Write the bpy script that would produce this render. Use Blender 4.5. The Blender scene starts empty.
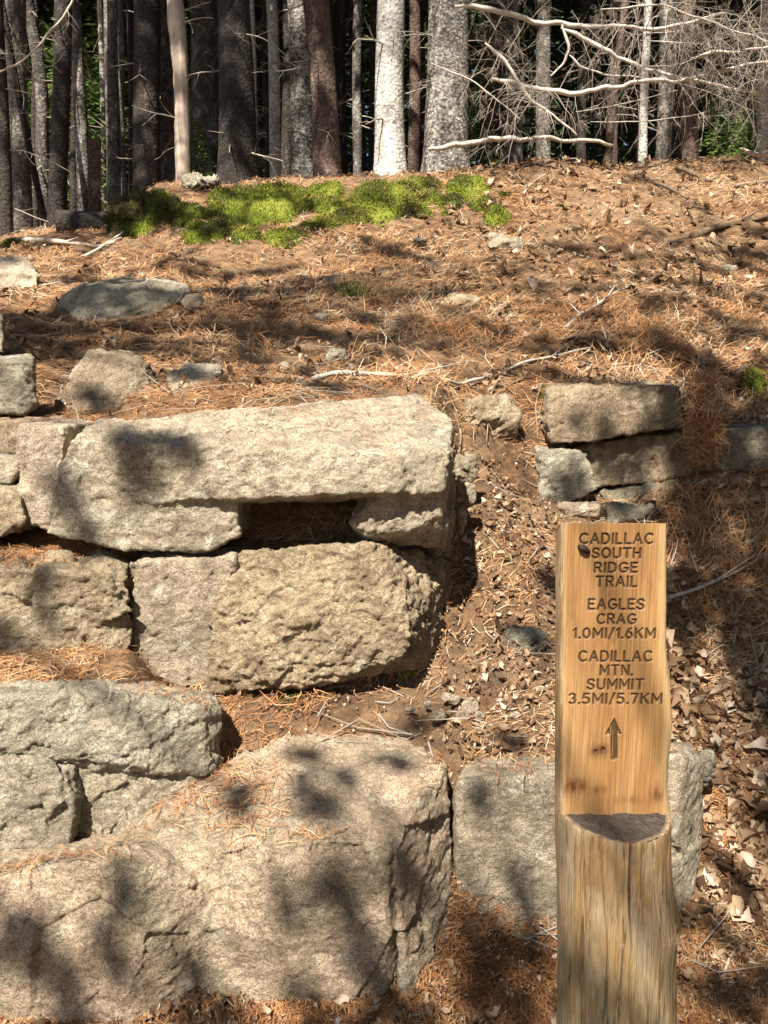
import bpy, bmesh, math, random
import numpy as np
from mathutils import Vector, Matrix

random.seed(7)
RNG = np.random.default_rng(11)
SC = bpy.context.scene
COL = SC.collection

# ------------------------------------------------------------------ camera
PITCH, FPX, EYE = math.radians(9.0), 770.0, 1.55
cam_d = bpy.data.cameras.new("camera")
cam = bpy.data.objects.new("camera", cam_d); COL.objects.link(cam)
cam.location = (0, 0, EYE); cam.rotation_euler = (math.radians(90) - PITCH, 0, 0)
cam_d.sensor_fit = 'VERTICAL'; cam_d.sensor_height = 36.0
cam_d.lens = 36.0 * FPX / 1024.0
cam_d.clip_start = 0.05; cam_d.clip_end = 500
SC.camera = cam

# ------------------------------------------------------------------ sky + sun + exposure
SUN = Vector((-0.22, -0.585, 0.78)).normalized()
world = bpy.data.worlds.new("World"); SC.world = world; world.use_nodes = True
wn = world.node_tree.nodes; wl = world.node_tree.links
sky = wn.new('ShaderNodeTexSky'); sky.sky_type = 'NISHITA'; sky.sun_disc = False
sky.sun_elevation = math.asin(SUN.z); sky.sun_rotation = math.atan2(SUN.x, SUN.y)
bg = wn['Background']; bg.inputs['Strength'].default_value = 0.05
wl.new(sky.outputs['Color'], bg.inputs['Color'])
sun_d = bpy.data.lights.new("sun", 'SUN'); sun_d.energy = 5.0; sun_d.angle = math.radians(0.5)
sun_d.color = (1.0, 0.93, 0.82)
sun = bpy.data.objects.new("sun", sun_d); COL.objects.link(sun)
sun.rotation_euler = SUN.to_track_quat('Z', 'Y').to_euler()
SC.view_settings.view_transform = 'Standard'; SC.view_settings.look = 'None'
SC.view_settings.exposure = 1.42; SC.view_settings.gamma = 1.0
SC.view_settings.use_curve_mapping = False
SC.render.engine = 'CYCLES'
SC.cycles.max_bounces = 5; SC.cycles.diffuse_bounces = 3; SC.cycles.glossy_bounces = 2
SC.cycles.transparent_max_bounces = 4; SC.cycles.use_denoising = True

# ------------------------------------------------------------------ numeric helpers
cp, sp = math.cos(PITCH), math.sin(PITCH)
def at(px, py, d):
    """point whose horizontal distance in front of the viewer is d metres"""
    u = (px - 384) / FPX; v = (512 - py) / FPX
    dy = cp + v * sp; dz = -sp + v * cp
    k = d / dy
    return Vector((u * k, d, EYE + dz * k))
def zof(py, d): return at(384, py, d).z

def _h(ix, iy, iz, s):
    n = (ix.astype(np.int64) * 374761393 + iy.astype(np.int64) * 668265263 + iz.astype(np.int64) * 2147483647 + s * 1274126177) & 0xFFFFFFFF
    n = ((n ^ (n >> 13)) * 1274126177) & 0xFFFFFFFF
    n = ((n ^ (n >> 16)) * 2246822519) & 0xFFFFFFFF
    n = n ^ (n >> 15)
    return (n & 0xFFFFFF) / float(0x1000000)
def vnoise(p, s=0):
    f = np.floor(p); t = p - f; i = f.astype(np.int64); t = t * t * t * (t * (t * 6 - 15) + 10)
    r = 0
    for dx in (0, 1):
        wx = t[:, 0] if dx else 1 - t[:, 0]
        for dy in (0, 1):
            wy = t[:, 1] if dy else 1 - t[:, 1]
            for dz in (0, 1):
                wz = t[:, 2] if dz else 1 - t[:, 2]
                r = r + wx * wy * wz * _h(i[:, 0] + dx, i[:, 1] + dy, i[:, 2] + dz, s)
    return r * 2 - 1
def fbm(p, octv=4, s=0, gain=0.5):
    a = 1.0; r = np.zeros(len(p)); q = p.copy()
    for o in range(octv):
        r += a * vnoise(q, s + o * 17); q = q * 2.03 + 11.3; a *= gain
    return r
def facets(p, s=0, flat=0.35):
    """piecewise planar cells: broken, hewn stone"""
    f = np.floor(p).astype(np.int64)
    best = np.full(len(p), 1e9); off = np.zeros_like(p); cell = np.zeros_like(f)
    for dx in (-1, 0, 1):
        for dy in (-1, 0, 1):
            for dz in (-1, 0, 1):
                c = f + np.array((dx, dy, dz))
                j = np.stack([_h(c[:, 0], c[:, 1], c[:, 2], s + k) for k in range(3)], 1)
                v = p - (c + j); d = (v * v).sum(1)
                m = d < best
                best[m] = d[m]; off[m] = v[m]; cell[m] = c[m]
    g = np.stack([_h(cell[:, 0], cell[:, 1], cell[:, 2], s + 5 + k) for k in range(3)], 1) * 2 - 1
    o = _h(cell[:, 0], cell[:, 1], cell[:, 2], s + 9) * 2 - 1
    return (off * g).sum(1) + o * flat

# ------------------------------------------------------------------ scene-graph helpers
def link(name, me, mats=None, parent=None, loc=(0, 0, 0)):
    o = bpy.data.objects.new(name, me); COL.objects.link(o); o.location = loc
    if mats is not None and me is not None:
        for m in (mats if isinstance(mats, (list, tuple)) else [mats]):
            if m.name not in [x.name for x in me.materials if x]: me.materials.append(m)
    if parent is not None: o.parent = parent
    return o
def tag(o, label, cat, group=None, kind=None):
    o['label'] = label; o['category'] = cat
    if group: o['group'] = group
    if kind: o['kind'] = kind
    return o
def empty(name, loc):
    o = bpy.data.objects.new(name, None); COL.objects.link(o); o.location = loc; o.empty_display_size = 0.1
    return o
def mesh_np(name, v, f, smooth=True, attr=None):
    v = np.asarray(v, np.float32); f = np.asarray(f, np.int32)
    me = bpy.data.meshes.new(name)
    n = f.shape[1]
    me.vertices.add(len(v)); me.vertices.foreach_set('co', v.ravel())
    me.loops.add(f.size); me.loops.foreach_set('vertex_index', f.ravel())
    me.polygons.add(len(f)); me.polygons.foreach_set('loop_start', np.arange(0, f.size, n, dtype=np.int32))
    try: me.polygons.foreach_set('loop_total', np.full(len(f), n, np.int32))
    except Exception: pass
    me.update(calc_edges=True); me.validate()
    if smooth: me.polygons.foreach_set('use_smooth', np.ones(len(me.polygons), bool))
    if attr:
        for k, a in attr.items():
            at_ = me.attributes.new(k, 'FLOAT', 'POINT'); at_.data.foreach_set('value', np.asarray(a, np.float32))
    return me

class MB:
    """collects tubes and cards of quads into one mesh"""
    def __init__(s): s.v = []; s.f = []; s.a = []; s.n = 0
    def add(s, v, f, a=0.0):
        v = np.asarray(v, np.float32); f = np.asarray(f, np.int32)
        s.v.append(v); s.f.append(f + s.n); s.n += len(v)
        s.a.append(np.full(len(v), a, np.float32) if np.isscalar(a) else np.asarray(a, np.float32))
    def tube(s, pts, rad, sides=6, a=0.0, caps=True):
        P = np.asarray(pts, float); n = len(P); rad = np.broadcast_to(np.asarray(rad, float), (n,))
        T = np.gradient(P, axis=0); T /= np.linalg.norm(T, axis=1)[:, None] + 1e-9
        ref = np.array((0.0, 0, 1)) if abs(T[0][2]) < 0.8 else np.array((1.0, 0, 0))
        U = np.cross(T, ref); U /= np.linalg.norm(U, axis=1)[:, None] + 1e-9
        W = np.cross(T, U)
        th = np.linspace(0, 2 * math.pi, sides, endpoint=False)
        V = P[:, None, :] + rad[:, None, None] * (np.cos(th)[None, :, None] * U[:, None, :] + np.sin(th)[None, :, None] * W[:, None, :])
        V = V.reshape(-1, 3)
        i = np.arange(n - 1)[:, None] * sides; j = np.arange(sides)[None, :]; j2 = (j + 1) % sides
        F = np.stack([i + j, i + j2, i + sides + j2, i + sides + j], 2).reshape(-1, 4)
        if caps:
            V = np.vstack([V, P[0], P[-1]]); c0, c1 = n * sides, n * sides + 1
            k = np.arange(0, sides, 2)
            F = np.vstack([F, np.stack([np.full(len(k), c0), (k + 2) % sides, (k + 1) % sides, k], 1) if sides % 2 == 0 else np.zeros((0, 4), int)])
            b = (n - 1) * sides
            F = np.vstack([F, np.stack([np.full(len(k), c1), b + k, b + (k + 1) % sides, b + (k + 2) % sides], 1) if sides % 2 == 0 else np.zeros((0, 4), int)])
        s.add(V, F, a)
    def build(s, name, smooth=True):
        return mesh_np(name, np.vstack(s.v), np.vstack(s.f), smooth, {'tone': np.concatenate(s.a)})

def cards(mb, C, D, L, W, bend=None, tone=None, twist=None):
    """many flat blades: centre C, direction D, length L, width W, as kite-shaped quads"""
    C = np.asarray(C, float); D = np.asarray(D, float); n = len(C)
    D = D / (np.linalg.norm(D, axis=1)[:, None] + 1e-9)
    R = RNG.normal(size=(n, 3)) if twist is None else twist
    S = np.cross(D, R); S /= np.linalg.norm(S, axis=1)[:, None] + 1e-9
    L = np.broadcast_to(L, (n,))[:, None]; W = np.broadcast_to(W, (n,))[:, None]
    a = C - D * L / 2; b = C + D * L / 2
    V = np.stack([a, C + S * W / 2 - D * L * .05, b, C - S * W / 2 - D * L * .05], 1).reshape(-1, 3)
    F = np.arange(n * 4).reshape(-1, 4)
    t = np.zeros(n * 4) if tone is None else np.repeat(tone, 4)
    mb.add(V, F, t)

# ------------------------------------------------------------------ materials
class NT:
    def __init__(s, name):
        s.m = bpy.data.materials.new(name); s.m.use_nodes = True
        s.t = s.m.node_tree; s.N = s.t.nodes; s.L = s.t.links
        s.b = s.N['Principled BSDF']; s.b.inputs['Specular IOR Level'].default_value = 0.25
        s.tc = s.N.new('ShaderNodeTexCoord')
        s.obj = s.tc.outputs['Object']
    def lk(s, a, b): s.L.new(a, b)
    def pos(s): return s.N.new('ShaderNodeNewGeometry').outputs['Position']
    def mapv(s, vec, scale, loc=(0, 0, 0)):
        m = s.N.new('ShaderNodeMapping'); m.inputs['Scale'].default_value = scale; m.inputs['Location'].default_value = loc
        s.lk(vec, m.inputs['Vector']); return m.outputs['Vector']
    def noise(s, vec, scale, detail=4, rough=0.55, dist=0.0):
        n = s.N.new('ShaderNodeTexNoise'); n.inputs['Scale'].default_value = scale; n.inputs['Detail'].default_value = detail
        n.inputs['Roughness'].default_value = rough; n.inputs['Distortion'].default_value = dist
        s.lk(vec, n.inputs['Vector']); return n.outputs['Fac']
    def voro(s, vec, scale, feat='F1', out='Distance'):
        n = s.N.new('ShaderNodeTexVoronoi'); n.feature = feat; n.inputs['Scale'].default_value = scale
        s.lk(vec, n.inputs['Vector']); return n.outputs[out]
    def ramp(s, fac, stops, interp='LINEAR'):
        r = s.N.new('ShaderNodeValToRGB'); e = r.color_ramp.elements; r.color_ramp.interpolation = interp
        while len(e) < len(stops): e.new(0.5)
        for i, (p, c) in enumerate(stops):
            e[i].position = p; e[i].color = (c, c, c, 1) if np.isscalar(c) else (*c, 1)
        s.lk(fac, r.inputs['Fac']); return r.outputs['Color']
    def mix(s, fac, a, b, mode='MIX'):
        m = s.N.new('ShaderNodeMix'); m.data_type = 'RGBA'; m.blend_type = mode
        for k_, x in ((0, fac), (6, a), (7, b)):
            sock = m.inputs[k_]
            if hasattr(x, 'is_linked'): s.lk(x, sock)
            elif k_ == 0: sock.default_value = x
            elif np.isscalar(x): sock.default_value = (x, x, x, 1)
            else: sock.default_value = (*x, 1)
        return m.outputs[2]
    def math(s, op, a, b=0.0):
        m = s.N.new('ShaderNodeMath'); m.operation = op
        for sock, x in ((m.inputs[0], a), (m.inputs[1], b)):
            if hasattr(x, 'is_linked'): s.lk(x, sock)
            else: sock.default_value = x
        return m.outputs[0]
    def attr(s, name):
        a = s.N.new('ShaderNodeAttribute'); a.attribute_name = name; return a.outputs['Fac']
    def rand(s): return s.N.new('ShaderNodeObjectInfo').outputs['Random']
    def bump(s, h, strength=0.5, dist=0.01, prev=None):
        b = s.N.new('ShaderNodeBump'); b.inputs['Strength'].default_value = strength; b.inputs['Distance'].default_value = dist
        s.lk(h, b.inputs['Height'])
        if prev is not None: s.lk(prev, b.inputs['Normal'])
        return b.outputs['Normal']
    def done(s, col, rough=0.85, normal=None):
        if hasattr(col, 'is_linked'): s.lk(col, s.b.inputs['Base Color'])
        else: s.b.inputs['Base Color'].default_value = (*col, 1)
        if hasattr(rough, 'is_linked'): s.lk(rough, s.b.inputs['Roughness'])
        else: s.b.inputs['Roughness'].default_value = rough
        if normal is not None: s.lk(normal, s.b.inputs['Normal'])
        return s.m

def rock_mat(name, c0, c1, c2, stain, lichen=(0.5, 0.5, 0.42), lich_amt=0.5, stain_amt=0.55, bumpy=1.0):
    n = NT(name); P = n.pos()
    big = n.noise(P, 3.2, 5, 0.6, 0.4)
    med = n.noise(P, 14, 6, 0.65)
    fine = n.noise(P, 90, 4, 0.7)
    col = n.ramp(big, [(0.30, c0), (0.52, c1), (0.70, c2)])
    col = n.mix(n.ramp(med, [(0.38, 0.0), (0.66, 0.65)]), col, n.mix(0.5, c1, c2))
    # iron and water staining, irregular patches
    st = n.noise(n.mapv(P, (1.0, 1.0, 0.55)), 5.5, 8, 0.72, 0.9)
    col = n.mix(n.ramp(st, [(0.44, 0.0), (0.60, stain_amt), (0.74, min(1, stain_amt * 1.35))]), col, stain)
    al = n.noise(n.mapv(P, (1.0, 1.0, 0.7), (5.2, 9.1, 3.3)), 3.6, 7, 0.7, 0.6)
    col = n.mix(n.ramp(al, [(0.49, 0.0), (0.66, 0.5)]), col, n.mix(0.5, stain, (.27, .26, .16)))
    dk = n.noise(n.mapv(P, (1, 1, 1), (2.2, 4.4, 1.1)), 26, 7, 0.75)
    col = n.mix(n.ramp(dk, [(0.52, 0.0), (0.66, 0.75)]), col, stain)
    # pale lichen crusts
    li = n.noise(n.mapv(P, (1, 1, 1), (3.1, 1.7, 8.2)), 11, 8, 0.72, 0.3)
    col = n.mix(n.ramp(li, [(0.56, 0.0), (0.62, lich_amt)]), col, lichen)
    # mineral grains
    g = n.voro(P, 320, 'F1', 'Color')
    gs = n.N.new('ShaderNodeSeparateColor'); n.lk(g, gs.inputs[0])
    col = n.mix(0.7, col, n.ramp(gs.outputs[0], [(0.0, 0.2), (0.18, 0.55), (0.45, 1.0), (0.85, 1.15), (1.0, 1.7)]), 'MULTIPLY')
    col = n.mix(0.5, col, n.ramp(fine, [(0.3, 0.6), (0.55, 1.0), (0.75, 1.25)]), 'MULTIPLY')
    wv = n.N.new('ShaderNodeVectorMath'); wv.operation = 'ADD'; n.lk(P, wv.inputs[0])
    wz = n.N.new('ShaderNodeTexNoise'); wz.inputs['Scale'].default_value = 5; wz.inputs['Detail'].default_value = 5; n.lk(P, wz.inputs['Vector'])
    ws = n.N.new('ShaderNodeVectorMath'); ws.operation = 'SCALE'; ws.inputs['Scale'].default_value = .30; n.lk(wz.outputs['Color'], ws.inputs[0]); n.lk(ws.outputs[0], wv.inputs[1])
    ed = n.voro(n.mapv(wv.outputs[0], (1, 1, 1.6)), 3.4, 'DISTANCE_TO_EDGE')
    gate = n.ramp(n.noise(P, 4.5, 3), [(.46, 0.0), (.56, 1.0)])
    crack = n.math('MULTIPLY', n.ramp(ed, [(0.0, 1.0), (.012, .25), (.022, 0.0)]), gate)
    col = n.mix(n.math('MULTIPLY', crack, .4), col, (.045, .035, .025))
    col = n.mix(.55, col, n.ramp(n.rand(), [(0.0, (.78, .76, .74)), (.33, (1.12, 1.06, .94)), (.66, (.95, .98, .92)), (1.0, (1.18, 1.08, 1.02))]), 'MULTIPLY')
    h1 = n.noise(n.mapv(P, (1, 1, 1.35)), 30, 10, 0.72)
    h2 = n.noise(P, 190, 5, 0.75)
    h3 = n.voro(n.mapv(wv.outputs[0], (1, 1, 1.5)), 24)
    nb = n.bump(h1, 0.9 * bumpy, 0.026)
    nb = n.bump(h3, 0.22 * bumpy, 0.012, nb)
    nb = n.bump(h2, 0.6 * bumpy, 0.0045, nb)
    nb = n.bump(crack, -0.9, 0.012, nb)
    return n.done(col, 0.9, nb)

M = {}
M['rock_cream'] = rock_mat('granite_cream', (.375, .30, .225), (.49, .405, .305), (.40, .36, .28), (.165, .13, .09), (.58, .55, .46), 0.55, 0.62)
M['rock_warm'] = rock_mat('granite_warm', (.35, .265, .18), (.48, .385, .27), (.42, .35, .235), (.17, .115, .07), (.56, .52, .40), 0.5, 0.66, 1.25)
M['rock_pink'] = rock_mat('granite_pink', (.52, .365, .27), (.60, .455, .33), (.46, .395, .275), (.20, .155, .095), (.60, .56, .42), 0.6, 0.55)
M['rock_grey'] = rock_mat('granite_grey', (.40, .345, .265), (.49, .43, .335), (.35, .315, .25), (.16, .135, .10), (.60, .585, .50), 0.65, 0.5, 1.2)
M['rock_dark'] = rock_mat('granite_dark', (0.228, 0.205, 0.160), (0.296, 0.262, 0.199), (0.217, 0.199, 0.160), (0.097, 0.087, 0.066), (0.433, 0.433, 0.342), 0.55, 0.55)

def ground_mat():
    n = NT('needle_litter_soil'); P = n.pos()
    big = n.noise(P, 1.3, 5, 0.6); med = n.noise(n.mapv(P, (1, 1, 2)), 9, 6, 0.7); fine = n.noise(n.mapv(P, (1.0, 1, 1)), 130, 4, 0.75, 1.2)
    col = n.ramp(med, [(0.32, (.05, .028, .016)), (0.50, (.16, .088, .045)), (0.64, (.31, .185, .095)), (0.80, (.47, .33, .20))])
    col = n.mix(n.ramp(big, [(0.42, 0.0), (0.62, 0.55)]), col, (.31, .22, .135))
    col = n.mix(0.8, col, n.ramp(fine, [(0.3, 0.35), (0.5, 0.95), (0.72, 1.5)]), 'MULTIPLY')
    nb = n.bump(n.noise(P, 26, 8, 0.7), 0.8, 0.03); nb = n.bump(fine, 0.8, 0.012, nb)
    return n.done(col, 0.95, nb)
M['ground'] = ground_mat()

def toned(name, stops, rough=0.8, trans=0.0):
    n = NT(name); c = n.ramp(n.attr('tone'), stops)
    if trans:
        tr = n.N.new('ShaderNodeBsdfTranslucent'); n.lk(c, tr.inputs['Color'])
        mx = n.N.new('ShaderNodeMixShader'); mx.inputs[0].default_value = trans
        out = n.N['Material Output']
        n.lk(n.b.outputs[0], mx.inputs[1]); n.lk(tr.outputs[0], mx.inputs[2]); n.lk(mx.outputs[0], out.inputs['Surface'])
    return n.done(c, rough)
M['needle'] = toned('dry_needles', [(0.0, (.09, .04, .02)), (0.25, (.23, .10, .042)), (0.5, (.38, .175, .07)), (0.68, (.47, .26, .115)), (0.85, (.54, .39, .23)), (1.0, (.60, .52, .40))])
M['leaf'] = toned('dead_leaves', [(0.0, (.055, .028, .016)), (0.28, (.14, .078, .042)), (0.55, (.28, .175, .10)), (0.8, (.44, .32, .215)), (1.0, (.60, .50, .39))], 0.75, 0.25)
M['foliage'] = toned('spruce_foliage', [(0.0, (.022, .045, .016)), (0.5, (.045, .085, .026)), (0.85, (.09, .15, .04)), (1.0, (.15, .21, .06))], 0.7, 0.3)
M['fresh'] = toned('fresh_foliage', [(0.0, (.05, .09, .02)), (0.5, (.11, .18, .035)), (1.0, (.22, .29, .07))], 0.7, 0.4)
M['moss'] = toned('moss_green', [(0.0, (.05, .045, .016)), (0.35, (.075, .088, .012)), (0.65, (.155, .19, .018)), (1.0, (.28, .30, .05))], 0.9, 0.25)
M['dead_twig'] = toned('dead_twigs', [(0.0, (.20, .165, .13)), (0.5, (.36, .31, .26)), (1.0, (.52, .47, .41))], 0.85)

def bark_mat(name, dark, mid, pale, pale_at=0.58, plates=1.0, cellmix=0.5, fleck=0.36):
    n = NT(name); P = n.pos(); r = n.rand()
    v = n.mapv(P, (1.0, 1.0, 0.55))
    ofs = n.N.new('ShaderNodeVectorMath'); ofs.operation = 'ADD'; n.lk(v, ofs.inputs[0])
    cmb = n.N.new('ShaderNodeCombineXYZ'); n.lk(n.math('MULTIPLY', r, 37.0), cmb.inputs[0]); n.lk(cmb.outputs[0], ofs.inputs[1]); v = ofs.outputs[0]
    big = n.noise(v, 6, 6, 0.65, 0.6); mid_n = n.noise(v, 38, 5, 0.7)
    cell = n.voro(n.mapv(v, (1, 1, 2.0)), 30)
    col = n.ramp(mid_n, [(0.3, dark), (0.62, mid)])
    col = n.mix(n.ramp(big, [(pale_at - .07, 0.0), (pale_at + .05, 0.9)]), col, n.mix(n.ramp(mid_n, [(0.35, 0.0), (0.6, 1.0)]), mid, pale))
    col = n.mix(cellmix, col, n.ramp(cell, [(0.1, 1.2), (0.4, 0.8), (0.65, 0.3)]), 'MULTIPLY')
    fl = n.noise(n.mapv(v, (1, 1, 3.2)), 24, 4, .7)
    col = n.mix(0.8, col, n.ramp(fl, [(fleck, 0.2), (fleck + .07, 1.0), (0.62, 1.2)]), 'MULTIPLY')
    pt = n.noise(n.mapv(v, (1, 1, .5)), 2.3, 4, .6, .5)
    col = n.mix(.7, col, n.ramp(pt, [(.38, .45), (.55, 1.0), (.7, 1.25)]), 'MULTIPLY')
    nb = n.bump(n.ramp(cell, [(0.0, 1.0), (0.75, 0.0)]), 0.9 * plates, 0.008); nb = n.bump(n.noise(v, 110, 5, 0.7), 0.7, 0.006, nb)
    return n.done(col, 0.9, nb)
M['bark_dark'] = bark_mat('spruce_bark_dark', (.022, .018, .015), (.066, .053, .044), (.22, .20, .17), 0.68)
M['bark_grey'] = bark_mat('spruce_bark_grey', (.05, .043, .036), (.15, .13, .11), (.40, .38, .34), 0.56)
M['bark_pale'] = bark_mat('spruce_bark_pale', (.24, .21, .18), (.46, .43, .38), (.66, .64, .59), 0.45, .8, .35, .37)
M['bark_speck'] = bark_mat('spruce_bark_speckled', (.06, .05, .042), (.24, .215, .185), (.52, .49, .44), 0.47, .9, .6, .45)
M['bark_red'] = bark_mat('spruce_bark_red', (.05, .032, .025), (.15, .10, .078), (.33, .27, .22), 0.62)

def wood_mat(name, c0, c1, c2, scale=(60, 60, 3.0), bump=0.5):
    n = NT(name); P = n.pos(); v = n.mapv(P, scale)
    a = n.noise(v, 1.0, 6, 0.65, 0.5); b = n.noise(P, 7, 4, 0.6)
    col = n.ramp(a, [(0.28, c0), (0.5, c1), (0.72, c2)])
    col = n.mix(0.5, col, n.ramp(b, [(0.3, 0.6), (0.55, 1.0), (0.75, 1.2)]), 'MULTIPLY')
    return n.done(col, 0.85, n.bump(a, bump, 0.006))
M['snag'] = wood_mat('barkless_wood', (.20, .135, .09), (.50, .41, .32), (.68, .60, .50), (38, 38, 2.4))
M['rotten'] = wood_mat('rotten_wood', (.05, .035, .023), (.13, .088, .055), (.24, .17, .11), (40, 40, 6), 1.0)
M['stick'] = wood_mat('weathered_stick', (.25, .21, .17), (.44, .385, .32), (.56, .50, .43), (60, 60, 60))
M['stick_brown'] = wood_mat('brown_stick', (.13, .09, .06), (.25, .175, .12), (.38, .29, .21), (60, 60, 60))
M['cut_end'] = wood_mat('sawn_log_end', (.06, .045, .035), (.12, .09, .065), (.19, .145, .11), (25, 25, 25))

# ------------------------------------------------------------------ terrain
# profiles of the bank along lines of sight: (distance, height)
def pr(*items): return [(d, zof(v, d) if v > 10 else v) for d, v in items]
PROF = {
 -500: pr((1.7, 0), (2.0, .15), (2.25, .70), (2.45, .72), (2.6, .98), (2.95, .99), (3.2, 1.43), (3.5, 1.6), (4.0, 1.8), (4.8, 2.1), (6.5, 2.6), (7.5, 2.85), (9, 3.15), (20, 4.6), (60, 7)),
 0:   pr((1.7, 0), (2.0, .12), (2.22, .66), (2.28, .715), (2.45, .72), (2.5, .85), (2.58, .975), (2.9, .985), (2.98, 1.15), (3.15, 1.36), (3.35, 414), (3.7, 396), (4.05, 344), (4.8, 300), (6.5, 250), (7.5, 236), (9, 3.25), (20, 4.7), (60, 7)),
 110: pr((1.7, 0), (1.95, .08), (2.12, .15), (2.22, .6), (2.30, .67), (2.47, .70), (2.56, .71), (2.62, .93), (2.8, 1.1), (3.1, 1.37), (3.5, 419), (3.75, 408), (4.1, 358), (4.5, 330), (4.9, 310), (6.2, 262), (7.3, 236), (8.2, 3.2), (10, 3.4), (20, 4.7), (60, 7)),
 170: pr((1.75, 0), (1.95, .12), (2.2, .30), (2.3, .39), (2.42, .48), (2.55, .5), (2.64, .6), (2.9, 1.1), (3.15, 1.42), (3.6, 396), (4.0, 366), (4.3, 345), (5, 303), (6, 265), (7, 232), (7.6, 202), (8.0, 186), (9, 3.6), (20, 4.7), (60, 7)),
 300: pr((1.78, 0), (2.0, .2), (2.25, .34), (2.40, .42), (2.5, .485), (2.6, .5), (2.65, .55), (2.9, 1.1), (3.2, 1.485), (3.7, 375), (4.4, 340), (5.2, 300), (6.2, 265), (7.1, 220), (7.6, 195), (8.2, 180), (9.5, 3.78), (20, 4.7), (60, 7)),
 430: pr((1.8, 0), (2.0, .2), (2.25, .36), (2.42, .44), (2.5, .48), (2.65, .5), (2.8, .6), (3.1, 1.15), (3.35, 1.48), (3.8, 380), (4.5, 345), (5.3, 303), (6.2, 262), (7.2, 217), (8.1, 173), (10, 3.9), (20, 4.8), (60, 7)),
 465: pr((1.9, 0), (2.05, .3), (2.25, .44), (2.5, 700), (2.75, 648), (3.1, 567), (3.5, 492), (3.75, 442), (4.0, 397), (4.5, 350), (5.3, 305), (6.2, 261), (7.2, 216), (8.2, 169), (10, 4.0), (20, 4.8), (60, 7)),
 545: pr((1.95, 0), (2.1, .38), (2.25, .45), (2.5, 690), (2.75, 640), (3.15, 562), (3.58, 507), (3.75, 500), (3.98, 1.25), (4.1, 389), (4.6, 345), (5.3, 300), (6.2, 256), (7.2, 210), (8.3, 164), (10, 4.05), (20, 4.8), (60, 7)),
 610: pr((2.0, 0), (2.15, .38), (2.35, .45), (2.7, .57), (3.2, .80), (3.6, 525), (3.8, 507), (3.98, 496), (4.08, 1.3), (4.18, 384), (4.6, 342), (5.4, 296), (6.3, 250), (7.3, 205), (8.3, 161), (10, 4.08), (20, 4.8), (60, 7)),
 665: pr((2.0, 0), (2.2, .2), (2.4, .36), (2.7, .42), (3.2, .70), (3.6, .86), (3.8, 505), (3.99, 490), (4.09, 1.3), (4.2, 385), (4.7, 343), (5.5, 297), (6.4, 250), (7.3, 205), (8.3, 160), (10, 4.1), (20, 4.8), (60, 7)),
 720: pr((1.75, 0), (2.2, .02), (2.45, .05), (2.7, 760), (3.0, 690), (3.3, 610), (3.6, 540), (3.8, 492), (4.0, 1.15), (4.2, 1.4), (4.4, 402), (4.9, 345), (5.6, 300), (6.5, 250), (7.4, 205), (8.4, 160), (10, 4.12), (20, 4.8), (60, 7)),
 1100: pr((1.75, 0), (2.2, .04), (2.45, .10), (2.7, .24), (3.0, .42), (3.3, .62), (3.6, .86), (3.9, 1.1), (4.4, 1.5), (4.9, 1.82), (5.6, 2.2), (6.5, 2.68), (7.4, 3.2), (8.4, 3.8), (10, 4.1), (20, 4.8), (60, 7)),
}
PK = sorted(PROF); PS = np.array([(k - 384) / FPX for k in PK])
def terrain_raw(x, y):
    x = np.asarray(x, float); y = np.asarray(y, float)
    s = np.clip(x / np.maximum(y, 1.2), PS[0], PS[-1])
    H = np.stack([np.interp(y, [a for a, _ in PROF[k]], [b for _, b in PROF[k]]) for k in PK])
    i = np.clip(np.searchsorted(PS, s) - 1, 0, len(PS) - 2)
    t = (s - PS[i]) / (PS[i + 1] - PS[i]); t = t * t * (3 - 2 * t)
    idx = np.arange(len(x))
    return H[i, idx] * (1 - t) + H[i + 1, idx] * t
def terrain(x, y):
    x = np.atleast_1d(np.asarray(x, float)); y = np.atleast_1d(np.asarray(y, float))
    z = terrain_raw(x, y)
    p = np.stack([x, y, np.zeros_like(x)], 1)
    amp = np.clip((y - 1.0) / 5, 0.25, 1.0)
    z = z + amp * (0.045 * fbm(p * 1.7, 3, 3) + 0.028 * fbm(p * 6.0, 4, 5)) - 0.012
    return z
def tz(x, y): return float(terrain([x], [y])[0])

def nonuni(a, b, h0, grow, start=0.0):
    out = [a]; h = h0
    while out[-1] < b:
        out.append(out[-1] + h)
        if out[-1] > start: h *= grow
    return np.array(out)
ys = np.concatenate([[-40, -20, -10, -5, -2, 0, .8, 1.2], nonuni(1.5, 70, 0.016, 1.016, 4.0)])
xr = nonuni(0, 60, 0.017, 1.03, 2.8)[1:]
xs = np.concatenate([-xr[::-1], [0], xr])
GX, GY = np.meshgrid(xs, ys)
gz = terrain(GX.ravel(), GY.ravel())
pp = np.stack([GX.ravel(), GY.ravel(), gz], 1)
near = np.clip(1 - (GY.ravel() - 9) / 6, 0, 1)
gz = gz + near * (0.010 * fbm(pp * 22, 3, 31) + 0.010 * np.abs(fbm(pp * 9, 2, 37)))
nx, ny = len(xs), len(ys)
ii = (np.arange(ny - 1)[:, None] * nx + np.arange(nx - 1)[None, :]).ravel()
gf = np.stack([ii, ii + 1, ii + nx + 1, ii + nx], 1)
gm = mesh_np('ground', np.stack([GX.ravel(), GY.ravel(), gz], 1), gf)
g = link('ground', gm, M['ground']); g['kind'] = 'structure'

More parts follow.
